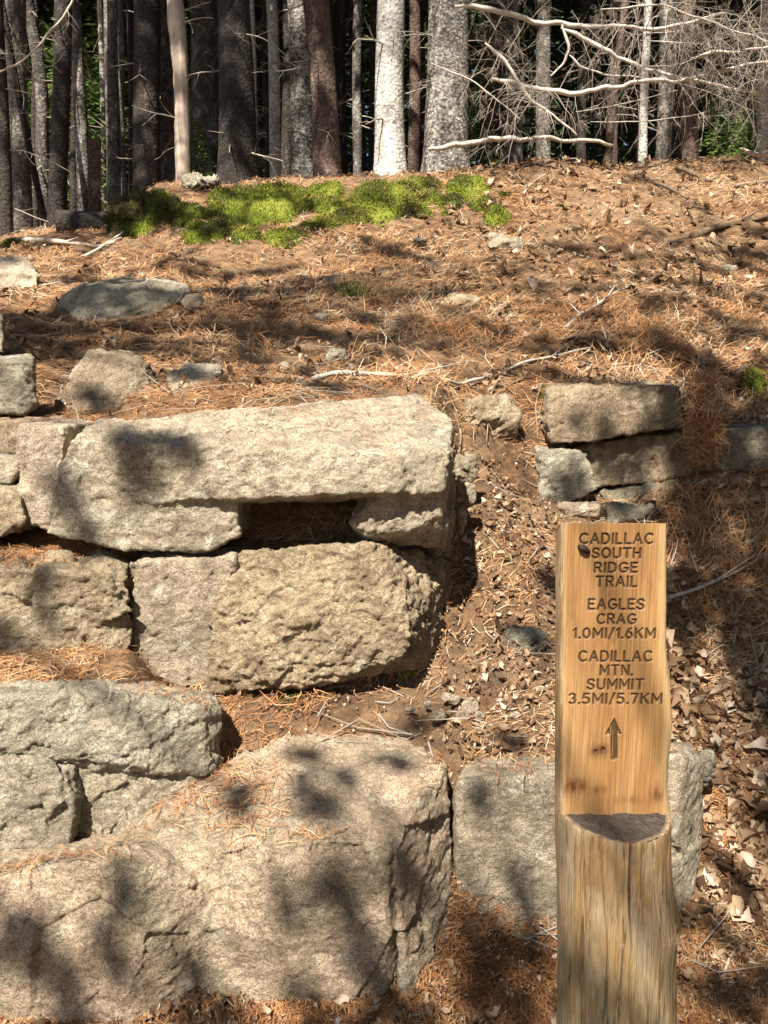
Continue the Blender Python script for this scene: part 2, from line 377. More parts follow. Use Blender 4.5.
# ------------------------------------------------------------------ stones
ROCKTOP = []          # sampled upward-facing points of stones, for the litter that lies on them
def hull_bm(bm, pts):
    t = bmesh.new()
    for p in pts: t.verts.new(p)
    r = bmesh.ops.convex_hull(t, input=t.verts)
    dead = list({e for e in r['geom_interior'] + r['geom_unused'] if isinstance(e, bmesh.types.BMVert)})
    bmesh.ops.delete(t, geom=dead, context='VERTS')
    bmesh.ops.recalc_face_normals(t, faces=t.faces)
    me = bpy.data.meshes.new('tmp'); t.to_mesh(me); t.free(); bm.from_mesh(me); bpy.data.meshes.remove(me)
def rock(name, hulls, mat, label, voxel=0.008, amp=(0.02, 0.012, 0.005), sc=(0.16, 0.05), seed=1, smooth=2, litter=0.0, cat='stone', group=None, horiz=1.0):
    bm = bmesh.new()
    for h in hulls: hull_bm(bm, [Vector(p) for p in h])
    me = bpy.data.meshes.new('tmp'); bm.to_mesh(me); bm.free()
    o = bpy.data.objects.new('tmp', me); COL.objects.link(o)
    md = o.modifiers.new('r', 'REMESH'); md.mode = 'VOXEL'; md.voxel_size = voxel
    dg = bpy.context.evaluated_depsgraph_get()
    m2 = bpy.data.meshes.new_from_object(o.evaluated_get(dg))
    bpy.data.objects.remove(o); bpy.data.meshes.remove(me)
    n = len(m2.vertices); v = np.empty(n * 3, np.float32); m2.vertices.foreach_get('co', v); v = v.reshape(-1, 3).astype(float)
    e = np.empty(len(m2.edges) * 2, np.int32); m2.edges.foreach_get('vertices', e); e = e.reshape(-1, 2)
    deg = np.bincount(e.ravel(), minlength=n)[:, None]
    def lap(a, k):
        for _ in range(k):
            acc = np.zeros_like(a)
            for c in range(a.shape[1]):
                acc[:, c] = np.bincount(e[:, 0], a[e[:, 1], c], n) + np.bincount(e[:, 1], a[e[:, 0], c], n)
            a = 0.4 * a + 0.6 * acc / np.maximum(deg, 1)
        return a
    v = lap(v, max(1, smooth - 1))
    m2.vertices.foreach_set('co', v.astype(np.float32).ravel()); m2.update()
    nr = np.empty(n * 3, np.float32); m2.vertex_normals.foreach_get('vector', nr); nr = nr.reshape(-1, 3).astype(float)
    nr = lap(nr, 3); nr /= np.linalg.norm(nr, axis=1)[:, None] + 1e-9
    q = v * np.array((1, 1, horiz))
    w = q + 0.012 * np.stack([fbm(q * 9, 2, 50 + k) for k in range(3)], 1)
    d = amp[0] * facets(w / sc[0], seed * 31) + amp[1] * facets(w / sc[1], seed * 31 + 400) + amp[2] * fbm(w * np.array((26, 26, 40)), 5, seed * 7, 0.62) + amp[2] * .5 * np.abs(fbm(q * 60, 3, seed * 3)) + min(.0035, amp[1] * .42) * facets(w * np.array((1, 1, 1.5)) / .021, seed * 17) + amp[0] * 0.4 * fbm(q * 3.5, 3, seed * 13)
    v2 = v + nr * d[:, None]
    c = np.array([(v2[:, 0].min() + v2[:, 0].max()) / 2, (v2[:, 1].min() + v2[:, 1].max()) / 2, v2[:, 2].min()])
    m2.vertices.foreach_set('co', (v2 - c).astype(np.float32).ravel()); m2.update()
    m2.polygons.foreach_set('use_smooth', np.ones(len(m2.polygons), bool))
    m2.materials.clear(); m2.name = name
    if litter > 0:
        m2.vertex_normals.foreach_get('vector', nr32 := np.empty(n * 3, np.float32)); nn = nr32.reshape(-1, 3)
        up = np.where(nn[:, 2] > 0.72)[0]
        if len(up): ROCKTOP.append((v2[up], nn[up], litter * voxel * voxel))
    ob = link(name, m2, mat, None, c)
    return tag(ob, label, cat, group)
def back(pts, dy, dz=0.0, dx=0.0): return [Vector(p) + Vector((dx, dy, dz)) for p in pts]
def blk(front, thick, dz=0.0, dx=0.0, bury=0.0):
    f = [at(*p) for p in front]
    return f + back(f, thick, dz, dx) + ([p - Vector((0, -0.02, bury)) for p in f] if bury else [])

# front block of the stairs: two lobes and a split fin on its right end
A = [at(-90, 1030, 1.72), at(40, 1036, 1.70), at(128, 1034, 1.69), at(205, 985, 1.80), at(-90, 882, 1.79), at(20, 868, 1.78), at(100, 858, 1.765), at(138, 866, 1.76), at(226, 893, 1.83), at(222, 930, 1.82), at(132, 940, 1.71), at(30, 950, 1.70),
     at(100, 846, 1.93), at(190, 850, 1.96), at(235, 872, 1.98)] + [Vector((-1.2, 2.3, -.1)), Vector((-.3, 2.2, -.1)), Vector((-1.15, 2.2, .18)), Vector((-.4, 2.15, .25))]
B = [at(203, 990, 1.785), at(270, 1010, 1.745), at(386, 1000, 1.76), at(222, 880, 1.825), at(245, 846, 1.81), at(330, 840, 1.80), at(391, 843, 1.81), at(232, 915, 1.80),
     at(120, 846, 1.95), at(108, 838, 2.0), at(205, 772, 2.24), at(290, 728, 2.45), at(400, 730, 2.45), at(440, 766, 2.2), at(410, 812, 1.96)] + [Vector((-.5, 2.5, .1)), Vector((.1, 2.5, .1)), Vector((.08, 1.95, -.1)), Vector((-.4, 2.0, -.1))]
Cc = [at(398, 990, 1.775), at(396, 848, 1.80), at(404, 824, 1.84), at(421, 792, 1.90), at(445, 768, 1.99), at(453, 840, 2.0), at(456, 930, 1.97), at(440, 962, 1.9), at(407, 1003, 1.77),
      at(432, 788, 2.06), at(415, 815, 1.99), at(404, 860, 1.90), at(404, 970, 1.85), at(425, 900, 2.1)]
D_ = [at(382, 778, 2.06), at(440, 772, 2.05), at(444, 800, 2.02), at(384, 808, 2.02), at(384, 770, 2.3), at(446, 764, 2.3)] + [at(384, 830, 2.3), at(446, 830, 2.3)]
rock('step_stone', [A, B, Cc, D_], M['rock_pink'], 'huge pinkish grey granite block at the very bottom of the stone steps', 0.0065, (0.018, 0.004, 0.004), (0.24, 0.07), 3, 2, litter=900)
# block behind the post
rock('wall_stone', [[at(456, 950, 1.955), at(458, 782, 1.99), at(556, 776, 1.99), at(640, 768, 2.02), at(684, 754, 2.06), at(703, 762, 2.2), at(702, 860, 2.2), at(690, 905, 2.1), at(670, 950, 2.02), at(560, 957, 1.96),
     at(470, 758, 2.25), at(690, 742, 2.4)] + [Vector((.15, 2.3, -.1)), Vector((.85, 2.35, -.1))]], M['rock_cream'],
     'square smooth cream granite block on the ground behind the signpost', 0.0075, (0.012, 0.003, 0.003), (0.3, 0.06), 5, 3, litter=1200)
# left tread: upper grey stone and two stones beneath
rock('step_stone', [[at(-110, 698, 2.04), at(0, 697, 2.07), at(110, 694, 2.13), at(205, 704, 2.2), at(222, 712, 2.26), at(222, 768, 2.25), at(205, 776, 2.18), at(110, 760, 2.09), at(-20, 752, 2.03), at(-110, 752, 2.0),
      at(-110, 676, 2.28), at(40, 676, 2.3), at(150, 680, 2.36), at(212, 694, 2.4)] + [at(-110, 752, 2.3), at(200, 770, 2.4)]], M['rock_grey'],
     'long light grey step stone with a flat tread and rough dark edge', 0.0065, (0.011, 0.0055, 0.005), (0.14, 0.045), 7, 2, litter=350)
rock('step_stone', [[at(68, 762, 2.1), at(212, 768, 2.21), at(214, 782, 2.22), at(150, 810, 2.14), at(105, 845, 2.08), at(70, 872, 2.05), at(60, 800, 2.07)] + back([at(68, 762, 2.1), at(212, 768, 2.21), at(214, 800, 2.22), at(70, 880, 2.05)], .25)], M['rock_grey'],
     'wedge shaped grey stone under the long step, resting on the bottom block', 0.0065, (0.012, 0.005, 0.004), (0.11, 0.04), 8, 2)
rock('step_stone', [[at(-110, 762, 2.02), at(20, 762, 2.02), at(66, 772, 2.04), at(74, 800, 2.03), at(70, 842, 2.0), at(40, 866, 1.99), at(-20, 882, 1.97), at(-110, 890, 1.97)] + back([at(-110, 762, 2.02), at(66, 772, 2.04), at(70, 860, 2.0), at(-110, 890, 1.97)], .25)], M['rock_grey'],
     'cracked buff stone low on the left edge under the long grey step', 0.0065, (0.016, 0.006, 0.004), (0.12, 0.05), 10, 2)
# next riser
rock('step_stone', [[at(-110, 572, 2.43), at(0, 570, 2.45), at(90, 572, 2.47), at(128, 580, 2.5), at(134, 640, 2.5), at(120, 668, 2.46), at(60, 682, 2.41), at(-110, 688, 2.38), at(-110, 552, 2.64), at(100, 552, 2.68), at(128, 560, 2.68)] + [at(-110, 690, 2.7), at(120, 690, 2.7)]], M['rock_warm'],
     'rough brown step stone with a hollowed face, above the long grey step', 0.008, (0.028, 0.008, 0.006), (0.14, 0.05), 12, 2, litter=2200)
rock('wall_stone', [[at(132, 562, 2.56), at(235, 556, 2.6), at(222, 620, 2.585), at(205, 690, 2.56), at(170, 690, 2.55), at(130, 668, 2.53)] + back([at(132, 562, 2.56), at(240, 552, 2.6), at(240, 690, 2.57), at(130, 690, 2.53)], .3)], M['rock_cream'],
     'smooth pale stone standing beside the rough brown step stone', 0.008, (0.012, 0.006, 0.003), (0.2, 0.06), 14, 2)
rock('wall_stone', [[at(212, 600, 2.585), at(240, 552, 2.62), at(300, 545, 2.62), at(372, 545, 2.60), at(392, 580, 2.585), at(412, 622, 2.53), at(400, 655, 2.51), at(330, 682, 2.53), at(250, 692, 2.52), at(204, 695, 2.53),
     at(300, 620, 2.50), at(452, 560, 2.95), at(450, 622, 2.93), at(426, 664, 2.74)] + [Vector((-.5, 3.0, .4)), Vector((.2, 3.1, .4)), Vector((-.5, 3.0, .86)), Vector((.22, 3.1, .86))]], M['rock_warm'],
     'big rough golden granite stone at the base of the wall, under the overhang', 0.0075, (0.015, 0.0085, 0.008), (0.13, 0.036), 16, 2)
# capstone with the overhang
U = [at(70, 440, 2.60), at(55, 470, 2.61), at(60, 505, 2.62), at(200, 447, 2.57), at(300, 452, 2.53), at(400, 454, 2.54), at(450, 452, 2.62), at(232, 492, 2.55), at(330, 494, 2.50), at(400, 492, 2.52), at(443, 494, 2.59), at(452, 480, 2.66),
     at(85, 424, 2.72), at(200, 412, 2.95), at(320, 404, 3.16), at(420, 396, 3.24), at(452, 420, 3.0)] + [at(60, 505, 3.1), at(445, 500, 3.1), Vector((.25, 3.4, 1.3)), Vector((-.9, 3.3, 1.3))]
Lw = [at(58, 468, 2.615), at(44, 535, 2.60), at(130, 550, 2.585), at(205, 553, 2.58), at(240, 535, 2.59), at(236, 505, 2.58), at(232, 470, 2.59), at(110, 470, 2.60)] + back([at(58, 468, 2.615), at(44, 540, 2.6), at(240, 545, 2.59), at(232, 470, 2.6)], .4)
Rc = [at(350, 524, 2.60), at(368, 532, 2.59), at(410, 530, 2.60), at(440, 514, 2.62), at(446, 494, 2.64), at(385, 486, 2.57), at(370, 505, 2.58), at(447, 545, 2.74), at(375, 546, 2.70)] + back([at(360, 500, 2.7), at(447, 490, 2.8), at(448, 548, 2.8), at(350, 548, 2.75)], .3)
Rb = blk([(225, 478, 3.02), (455, 478, 3.02), (452, 560, 3.02), (225, 560, 3.02)], .3)
rock('capstone', [U, Lw, Rc, Rb], M['rock_cream'], 'massive pale granite slab capping the wall, with a dark overhang under its lip', 0.0075, (0.010, 0.0045, 0.0045), (0.18, 0.05), 18, 2, litter=250)
# left edge
rock('wall_stone', [blk([(18, 424, 2.70), (66, 427, 2.67), (60, 480, 2.65), (48, 534, 2.64), (24, 520, 2.66), (15, 460, 2.70)], .4)], M['rock_cream'], 'narrow upright pale stone wedged at the left end of the capstone', 0.008, (0.007, .003, .003), (.14, .04), 20)
rock('wall_stone', [blk([(-60, 458, 2.72), (12, 457, 2.70), (18, 470, 2.69), (10, 484, 2.68), (-60, 486, 2.7)], .4)], M['rock_cream'], 'small pale stone at the left edge, on top of the rounded one', 0.008, (0.006, .003, .003), (.12, .04), 21)
rock('wall_stone', [blk([(-60, 490, 2.66), (5, 488, 2.64), (20, 500, 2.63), (25, 518, 2.62), (12, 536, 2.62), (-60, 545, 2.62)], .4)], M['rock_warm'], 'rounded creased stone at the left edge beside the capstone', 0.008, (0.010, .004, .004), (.12, .04), 22, 3)
rock('wall_stone', [blk([(-60, 425, 2.84), (20, 422, 2.84), (24, 455, 2.8), (-60, 456, 2.8)], .4)], M['rock_warm'], 'brown stone under the square grey step at the left edge', 0.009, (0.010, .004, .004), (.12, .04), 23, 3)
rock('step_stone', [[at(-90, 362, 3.25), at(18, 361, 3.25), at(34, 364, 3.3), at(35, 408, 3.28), at(20, 414, 3.24), at(-90, 416, 3.2), at(-90, 354, 3.5), at(32, 355, 3.5), at(30, 410, 3.5), at(-90, 410, 3.5)]], M['rock_grey'], 'square cut blue grey step at the left edge above the capstone', 0.009, (0.012, .005, .004), (.15, .05), 24)
rock('step_stone', [[at(-90, 316, 3.75), at(2, 316, 3.75), at(5, 352, 3.72), at(-90, 358, 3.7), at(-90, 312, 3.95), at(2, 313, 3.95), at(2, 352, 3.95)]], M['rock_grey'], 'sliver of an upper grey step at the left edge', 0.012, (0.012, .005, .004), (.15, .05), 25)
# boulders on the slope
rock('boulder', [[at(60, 318, 4.75), at(64, 298, 4.8), at(95, 284, 4.85), at(150, 280, 4.9), at(188, 284, 5.0), at(192, 296, 4.95), at(150, 316, 4.7), at(110, 332, 4.65), at(70, 334, 4.7)] + [Vector((-1.9, 5.5, 2.0)), Vector((-1.3, 5.5, 2.0)), Vector((-1.8, 5.3, 2.3))]], M['rock_grey'], 'long lichen grey boulder lying on the slope above the steps', 0.012, (0.02, .006, .005), (.25, .07), 26, 4, cat='boulder')
rock('boulder', [[at(50, 412, 3.62), at(62, 388, 3.68), at(88, 352, 3.8), at(118, 349, 3.85), at(140, 358, 3.8), at(158, 378, 3.8), at(150, 395, 3.7), at(110, 414, 3.55), at(80, 420, 3.55)] + [Vector((-1.5, 4.2, 1.5)), Vector((-1.05, 4.2, 1.5)), Vector((-1.35, 4.15, 1.75))]], M['rock_warm'], 'brown angular boulder with a pitched top behind the capstone', 0.009, (0.02, .008, .005), (.2, .06), 27, 4, cat='boulder')
rock('boulder', [[at(165, 372, 3.8), at(185, 364, 3.9), at(222, 364, 3.9), at(221, 380, 3.8), at(205, 392, 3.7), at(168, 396, 3.7)] + [Vector((-1.0, 4.15, 1.5)), Vector((-.85, 4.1, 1.62))]], M['rock_grey'], 'low flat grey rock next to the angular brown boulder', 0.009, (0.012, .006, .004), (.15, .05), 28, 3, cat='boulder')
rock('stone', [[at(179, 302, 4.8), at(184, 294, 4.85), at(200, 292, 4.85), at(206, 300, 4.85), at(200, 309, 4.75), at(184, 310, 4.75)] + [at(190, 300, 5.0)]], M['rock_pink'], 'small rounded stone at the right tip of the long grey boulder', 0.01, (0.01, .004, .003), (.12, .05), 29, 3)
rock('boulder', [[at(-60, 296, 5.1), at(-60, 262, 5.3), at(10, 254, 5.4), at(30, 258, 5.4), at(42, 275, 5.3), at(38, 294, 5.15), at(10, 298, 5.1)] + [at(20, 275, 5.8), at(-60, 270, 5.8)]], M['rock_cream'], 'pale boulder cut by the left edge below the dark trees', 0.014, (0.025, .008, .005), (.22, .07), 30, 3, cat='boulder')
SM = [  # small stones lying on the bank: px, py (centre), width, height, distance, material, label
 (337, 355, 27, 15, 4.05, 'rock_grey', 'small grey stone on the needles above the middle of the capstone'),
 (322, 317, 17, 10, 4.8, 'rock_grey', 'flat dull stone half buried on the shady slope left of the grass tuft'),
 (505, 243, 46, 19, 6.5, 'rock_cream', 'flat whitish rock in the sunlit needles under the moss cushions'),
 (463, 303, 40, 22, 5.3, 'rock_warm', 'slanted buff rock sunk in the needles at mid slope'),
 (284, 367, 14, 8, 3.9, 'rock_grey', 'little dull stone lying left of the grey one above the capstone'),
 (300, 382, 12, 7, 3.65, 'rock_cream', 'tiny pale stone close behind the top edge of the capstone'),
 (420, 241, 18, 8, 6.5, 'rock_grey', 'dull pebble sized rock below the moss patches'),
 (730, 270, 18, 14, 6.2, 'rock_cream', 'small pale rock among the leaves far up the right bank'),
 (580, 512, 46, 22, 3.6, 'rock_cream', 'flat buff stone just behind the left top corner of the sign'),
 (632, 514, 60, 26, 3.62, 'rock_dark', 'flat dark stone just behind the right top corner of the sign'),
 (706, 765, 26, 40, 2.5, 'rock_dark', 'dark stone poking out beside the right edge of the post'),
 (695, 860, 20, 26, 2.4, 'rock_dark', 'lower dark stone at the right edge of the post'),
 (492, 415, 66, 48, 3.9, 'rock_warm', 'sunlit tan rock between the capstone and the far wall'),
 (466, 466, 26, 30, 3.35, 'rock_cream', 'pale stone wedged at the right corner of the capstone'),
 (466, 492, 24, 24, 3.2, 'rock_cream', 'second pale stone down at the right corner of the capstone'),
 (462, 516, 14, 24, 3.05, 'rock_cream', 'narrow pale stone lowest beside the right corner of the capstone'),
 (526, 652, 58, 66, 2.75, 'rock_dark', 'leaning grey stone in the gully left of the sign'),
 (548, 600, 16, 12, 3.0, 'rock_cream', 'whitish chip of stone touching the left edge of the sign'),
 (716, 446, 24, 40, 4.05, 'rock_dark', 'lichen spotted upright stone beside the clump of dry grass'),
]
for k, (px, py, w, h, d, mt, lb) in enumerate(SM):
    r = random.Random(k * 5 + 3)
    pts = []
    for j in range(13):
        a = j * 2.399 + r.uniform(-.2, .2)
        rr = r.uniform(.72, 1.03)
        cz = r.uniform(-1, 1)
        e = abs(math.cos(a)) ** .42 * math.copysign(1, math.cos(a)), abs(math.sin(a)) ** .42 * math.copysign(1, math.sin(a))
        p = at(px + w / 2 * e[0] * rr * .95, py + h / 2 * e[1] * rr * .95, d + (0.35 * w / FPX * d) * cz * .5)
        pts.append(p)
    c = at(px, py, d); ww = w * d / FPX
    pts += [c + Vector((-.3 * ww, .35 * ww, .02)), c + Vector((.3 * ww, .4 * ww, .03)), c + Vector((0, -.22 * ww, 0.0)), c + Vector((0.1 * ww, .2 * ww, -.5 * h * d / FPX - .03))]
    rock('stone', [pts], M[mt], lb, max(.006, min(.012, ww / 26)), (0.06 * ww, .025 * ww, .003), (max(.03, ww * .4), max(.02, ww * .15)), 40 + k, 2)
# rubble under the wall corner
RB = [(437, 716, 20, 14, 2.42), (455, 700, 16, 12, 2.47), (470, 706, 20, 20, 2.44), (462, 716, 16, 14, 2.42), (446, 697, 14, 10, 2.5), (479, 716, 14, 12, 2.4), (428, 704, 12, 8, 2.48), (490, 727, 12, 8, 2.36),
      (410, 710, 14, 8, 2.46), (515, 715, 13, 9, 2.4), (540, 690, 12, 10, 2.5), (500, 700, 10, 8, 2.48)]
for k, (px, py, w, h, d) in enumerate(RB):
    r = random.Random(k + 90); pts = []
    for j in range(12):
        a = j * 2.399; p = at(px + w / 2 * math.cos(a) * r.uniform(.8, 1.05), py + h / 2 * math.sin(a) * r.uniform(.8, 1.05), d + r.uniform(-.5, .5) * w / FPX * d * .7); pts.append(p)
    rock('rubble_stone', [pts], M['rock_cream'], 'pale angular chip in the loose rubble below the right corner of the wall', 0.005, (0.003, .002, .001), (.03, .015), 70 + k, 1, group='rubble below the wall corner')
# far wall on the right
rock('wall_stone', [[at(548, 396, 3.86), at(556, 388, 3.9), at(640, 385, 3.92), at(680, 386, 3.95), at(683, 425, 3.9), at(640, 432, 3.86), at(590, 442, 3.83), at(552, 443, 3.83), at(546, 420, 3.84)] + back([at(556, 382, 3.9), at(683, 382, 3.95), at(683, 425, 3.9), at(552, 440, 3.83)], .4)], M['rock_warm'], 'large squared tan stone on top of the far wall, a thin shadow crossing it', 0.009, (0.012, .005, .004), (.2, .06), 60, 2, litter=500)
rock('wall_stone', [[at(576, 447, 3.93), at(640, 436, 3.95), at(716, 428, 3.97), at(722, 470, 3.95), at(640, 484, 3.91), at(580, 488, 3.89)] + back([at(576, 447, 3.93), at(716, 428, 3.97), at(722, 472, 3.95), at(580, 488, 3.89)], .35)], M['rock_warm'], 'shaded brown stone below the squared tan stone of the far wall', 0.009, (0.015, .008, .004), (.15, .06), 61)
rock('wall_stone', [[at(540, 450, 3.82), at(575, 449, 3.8), at(592, 462, 3.8), at(598, 490, 3.76), at(560, 506, 3.74), at(540, 502, 3.75)] + back([at(540, 450, 3.82), at(595, 455, 3.8), at(598, 500, 3.76), at(540, 502, 3.75)], .3)], M['rock_grey'], 'sunlit grey stone at the lower left of the far wall', 0.009, (0.014, .008, .004), (.12, .05), 62)
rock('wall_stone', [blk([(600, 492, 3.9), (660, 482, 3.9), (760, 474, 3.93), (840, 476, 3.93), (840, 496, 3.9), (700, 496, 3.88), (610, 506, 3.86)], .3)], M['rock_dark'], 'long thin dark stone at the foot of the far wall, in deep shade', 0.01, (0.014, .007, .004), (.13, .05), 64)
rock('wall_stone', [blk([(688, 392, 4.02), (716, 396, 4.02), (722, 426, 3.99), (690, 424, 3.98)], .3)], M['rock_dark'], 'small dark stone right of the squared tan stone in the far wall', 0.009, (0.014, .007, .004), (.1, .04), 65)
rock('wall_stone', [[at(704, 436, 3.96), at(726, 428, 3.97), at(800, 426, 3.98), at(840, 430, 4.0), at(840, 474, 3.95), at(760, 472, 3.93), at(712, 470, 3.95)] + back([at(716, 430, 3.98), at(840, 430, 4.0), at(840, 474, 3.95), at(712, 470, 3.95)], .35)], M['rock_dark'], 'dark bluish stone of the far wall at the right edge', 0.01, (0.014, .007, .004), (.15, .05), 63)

# ------------------------------------------------------------------ litter: needles and leaves
ROCKTOP_N = ROCKTOP
def ground_points(n, x0, x1, y0, y1, power=2.0):
    """denser near the path, thinning with distance"""
    u = RNG.random(n); y = (y0 ** (1 - power) + u * (y1 ** (1 - power) - y0 ** (1 - power))) ** (1 / (1 - power))
    x = (RNG.random(n) * (x1 - x0) + x0) * np.maximum(y, 1.5) / 3.0
    z = terrain(x, y); e = 0.02
    gx = (terrain(x + e, y) - terrain(x - e, y)) / (2 * e); gy = (terrain(x, y + e) - terrain(x, y - e)) / (2 * e)
    N = np.stack([-gx, -gy, np.ones_like(gx)], 1); N /= np.linalg.norm(N, axis=1)[:, None]
    return np.stack([x, y, z], 1), N
def needles(mb, P, N, L, W, tilt=0.25, lift=0.010, ang=None):
    n = len(P)
    a = RNG.random(n) * 2 * math.pi if ang is None else ang
    D = np.stack([np.cos(a), np.sin(a), np.zeros(n)], 1)
    D -= N * (D * N).sum(1)[:, None]; D /= np.linalg.norm(D, axis=1)[:, None]
    D += N * (RNG.normal(size=n) * tilt)[:, None]
    D /= np.linalg.norm(D, axis=1)[:, None]
    S = np.cross(D, N); S /= np.linalg.norm(S, axis=1)[:, None] + 1e-9
    C = P + N * (RNG.random(n) * lift + 0.004)[:, None] + N * (np.abs((D * N).sum(1)) * L * .35)[:, None]
    L = np.broadcast_to(L, (n,))[:, None]; W = np.broadcast_to(W, (n,))[:, None]
    bow = N * (RNG.random(n) * .12)[:, None] * L + S * (RNG.normal(size=n) * .12)[:, None] * L
    a0 = C - D * L / 2; b0 = C + D * L / 2; m = C + bow
    V = np.stack([a0 - S * W * .35, a0 + S * W * .35, m + S * W / 2, m - S * W / 2, b0 + S * W * .2, b0 - S * W * .2], 1).reshape(-1, 3)
    k = np.arange(n)[:, None] * 6
    F = np.concatenate([k + np.array([[0, 1, 2, 3]]), k + np.array([[3, 2, 4, 5]])], 0)
    pn = np.interp(P[:, 1], [1.8, 2.3], [-.12, 0]) + vnoise(P * 2.6, 77) * .22 + vnoise(P * 9.0, 78) * .14
    t = np.clip(RNG.beta(2.2, 2.0, n) + pn, 0.01, .99)
    mb.add(V, F, np.repeat(t, 6))
mb = MB()
P, N = ground_points(150000, -2.2, 2.2, 1.55, 9.0, 1.75)
keep = np.ones(len(P), bool)
dens = vnoise(P * np.array((2.2, 2.2, 2.2)), 91)
keep &= RNG.random(len(P)) < np.clip(0.60 + dens * 1.0 + vnoise(P * 7.0, 93) * .5, .05, 1)
pxk = P[:, 0] / P[:, 1] * FPX + 384
keep &= ~((P[:, 1] > 2.05) & (P[:, 1] < 2.66) & (pxk > 225) & (pxk < 560) & (RNG.random(len(P)) < .62))      # swept ledge
keep &= ~((P[:, 1] > 2.5) & (P[:, 1] < 3.9) & (pxk > 440) & (pxk < 560) & (RNG.random(len(P)) < .7))        # crumbly gully
P, N = P[keep], N[keep]
dd = P[:, 1]
ang = RNG.normal(size=len(P)) * 0.75 + 0.5 + vnoise(P * 1.2, 5) * 1.5 + (RNG.random(len(P)) < .3) * RNG.random(len(P)) * 6
needles(mb, P, N, RNG.uniform(.45, 1.0, len(P)) * np.interp(dd, [1.6, 2.6, 3.6, 6], [.055, .075, .11, .12]), 0.0009 + 0.00045 * dd, np.interp(dd, [1.6, 2.8, 4], [.08, .10, .13]), 0.016, ang)
P2, N2 = ground_points(64000, -2.0, 2.0, 4.6, 9.4, .6); k2_ = RNG.random(len(P2)) < np.clip(.5 + 1.1 * fbm(P2 * 1.6, 3, 55), .05, 1); P2, N2 = P2[k2_], N2[k2_]
needles(mb, P2, N2, RNG.uniform(.06, .13, len(P2)), .0036, .2, .02, RNG.normal(size=len(P2)) * .8 + .4 + vnoise(P2 * 1.2, 6) * 2)
# dry tufts that stand up: px range areas given in world coordinates
for (x, y, r, n) in [(1.6, 4.6, .6, 1600), (1.42, 4.02, .12, 900), (1.5, 3.7, .25, 600), (1.75, 3.5, .3, 600), (0.45, 4.7, .4, 500), (-.1, 5.4, .6, 500), (-.9, 4.6, .5, 500), (0.1, 3.9, .3, 500)]:
    p = np.stack([x + RNG.normal(size=n) * r * .5, y + RNG.normal(size=n) * r * .5], 1)
    z = terrain(p[:, 0], p[:, 1]); Pp = np.stack([p[:, 0], p[:, 1], z], 1)
    needles(mb, Pp, np.tile((0, -.4, .917), (n, 1)), RNG.uniform(.10, .2, n), 0.003, 0.5, 0.04)
cl_ = np.array([at(a_, b_, 3.90) for a_, b_ in zip(RNG.normal(size=1500) * 8 + 701, RNG.uniform(380, 462, 1500))]); cl_[:, 1] += RNG.normal(size=1500) * .03
needles(mb, cl_, np.tile((0, -.9, .43), (1500, 1)), RNG.uniform(.06, .14, 1500), .003, .35, .04, RNG.normal(size=1500) * .5 + 1.57)
for (v, nn, dens_) in ROCKTOP_N:
    m = vnoise(v * 5.5, 61) * .5 + .5 + vnoise(v * 1.8, 62) * .3
    cnt = min(9000, int(len(v) * dens_ * 1.0))
    if cnt < 1: continue
    w = np.clip(m - .42, 0, 1) ** 1.5 + 1e-6; idx = RNG.choice(len(v), cnt, p=w / w.sum())
    needles(mb, v[idx] + RNG.normal(size=(cnt, 3)) * np.array((.004, .004, 0)), nn[idx].astype(float), RNG.uniform(.04, .09, cnt), 0.0021, 0.08, 0.006)
o = link('pine_needles', mb.build('pine_needles'), M['needle'])
tag(o, 'rusty orange dry needles littering the bank and treads', 'needle litter', kind='stuff')

mb = MB(); Pt, Nt = ground_points(420, -2.0, 2.0, 1.9, 9.0, 1.02); rgt = np.random.default_rng(4)
for p_, n_ in zip(Pt, Nt):
    if p_[1] < 2.9 and p_[0] / p_[1] * FPX + 384 < 260: continue
    a_ = rgt.uniform(0, 6.28); L_ = rgt.uniform(.07, .38); d_ = np.array((math.cos(a_), math.sin(a_), 0)); d_ -= n_ * (d_ @ n_)
    sd_ = np.cross(d_, n_); m_ = p_ + n_ * rgt.uniform(.012, .035) + sd_ * rgt.normal() * .04
    mb.tube([p_ - d_ * L_ / 2 + n_ * .01, m_, p_ + d_ * L_ / 2 + n_ * rgt.uniform(.0, .05)], [.0030, .0022, .0010], 5, rgt.random() * .55, caps=False)
tag(link('twig_litter', mb.build('twig_litter'), M['dead_twig']), 'fine grey twig bits strewn among the needles', 'twig litter', kind='stuff')
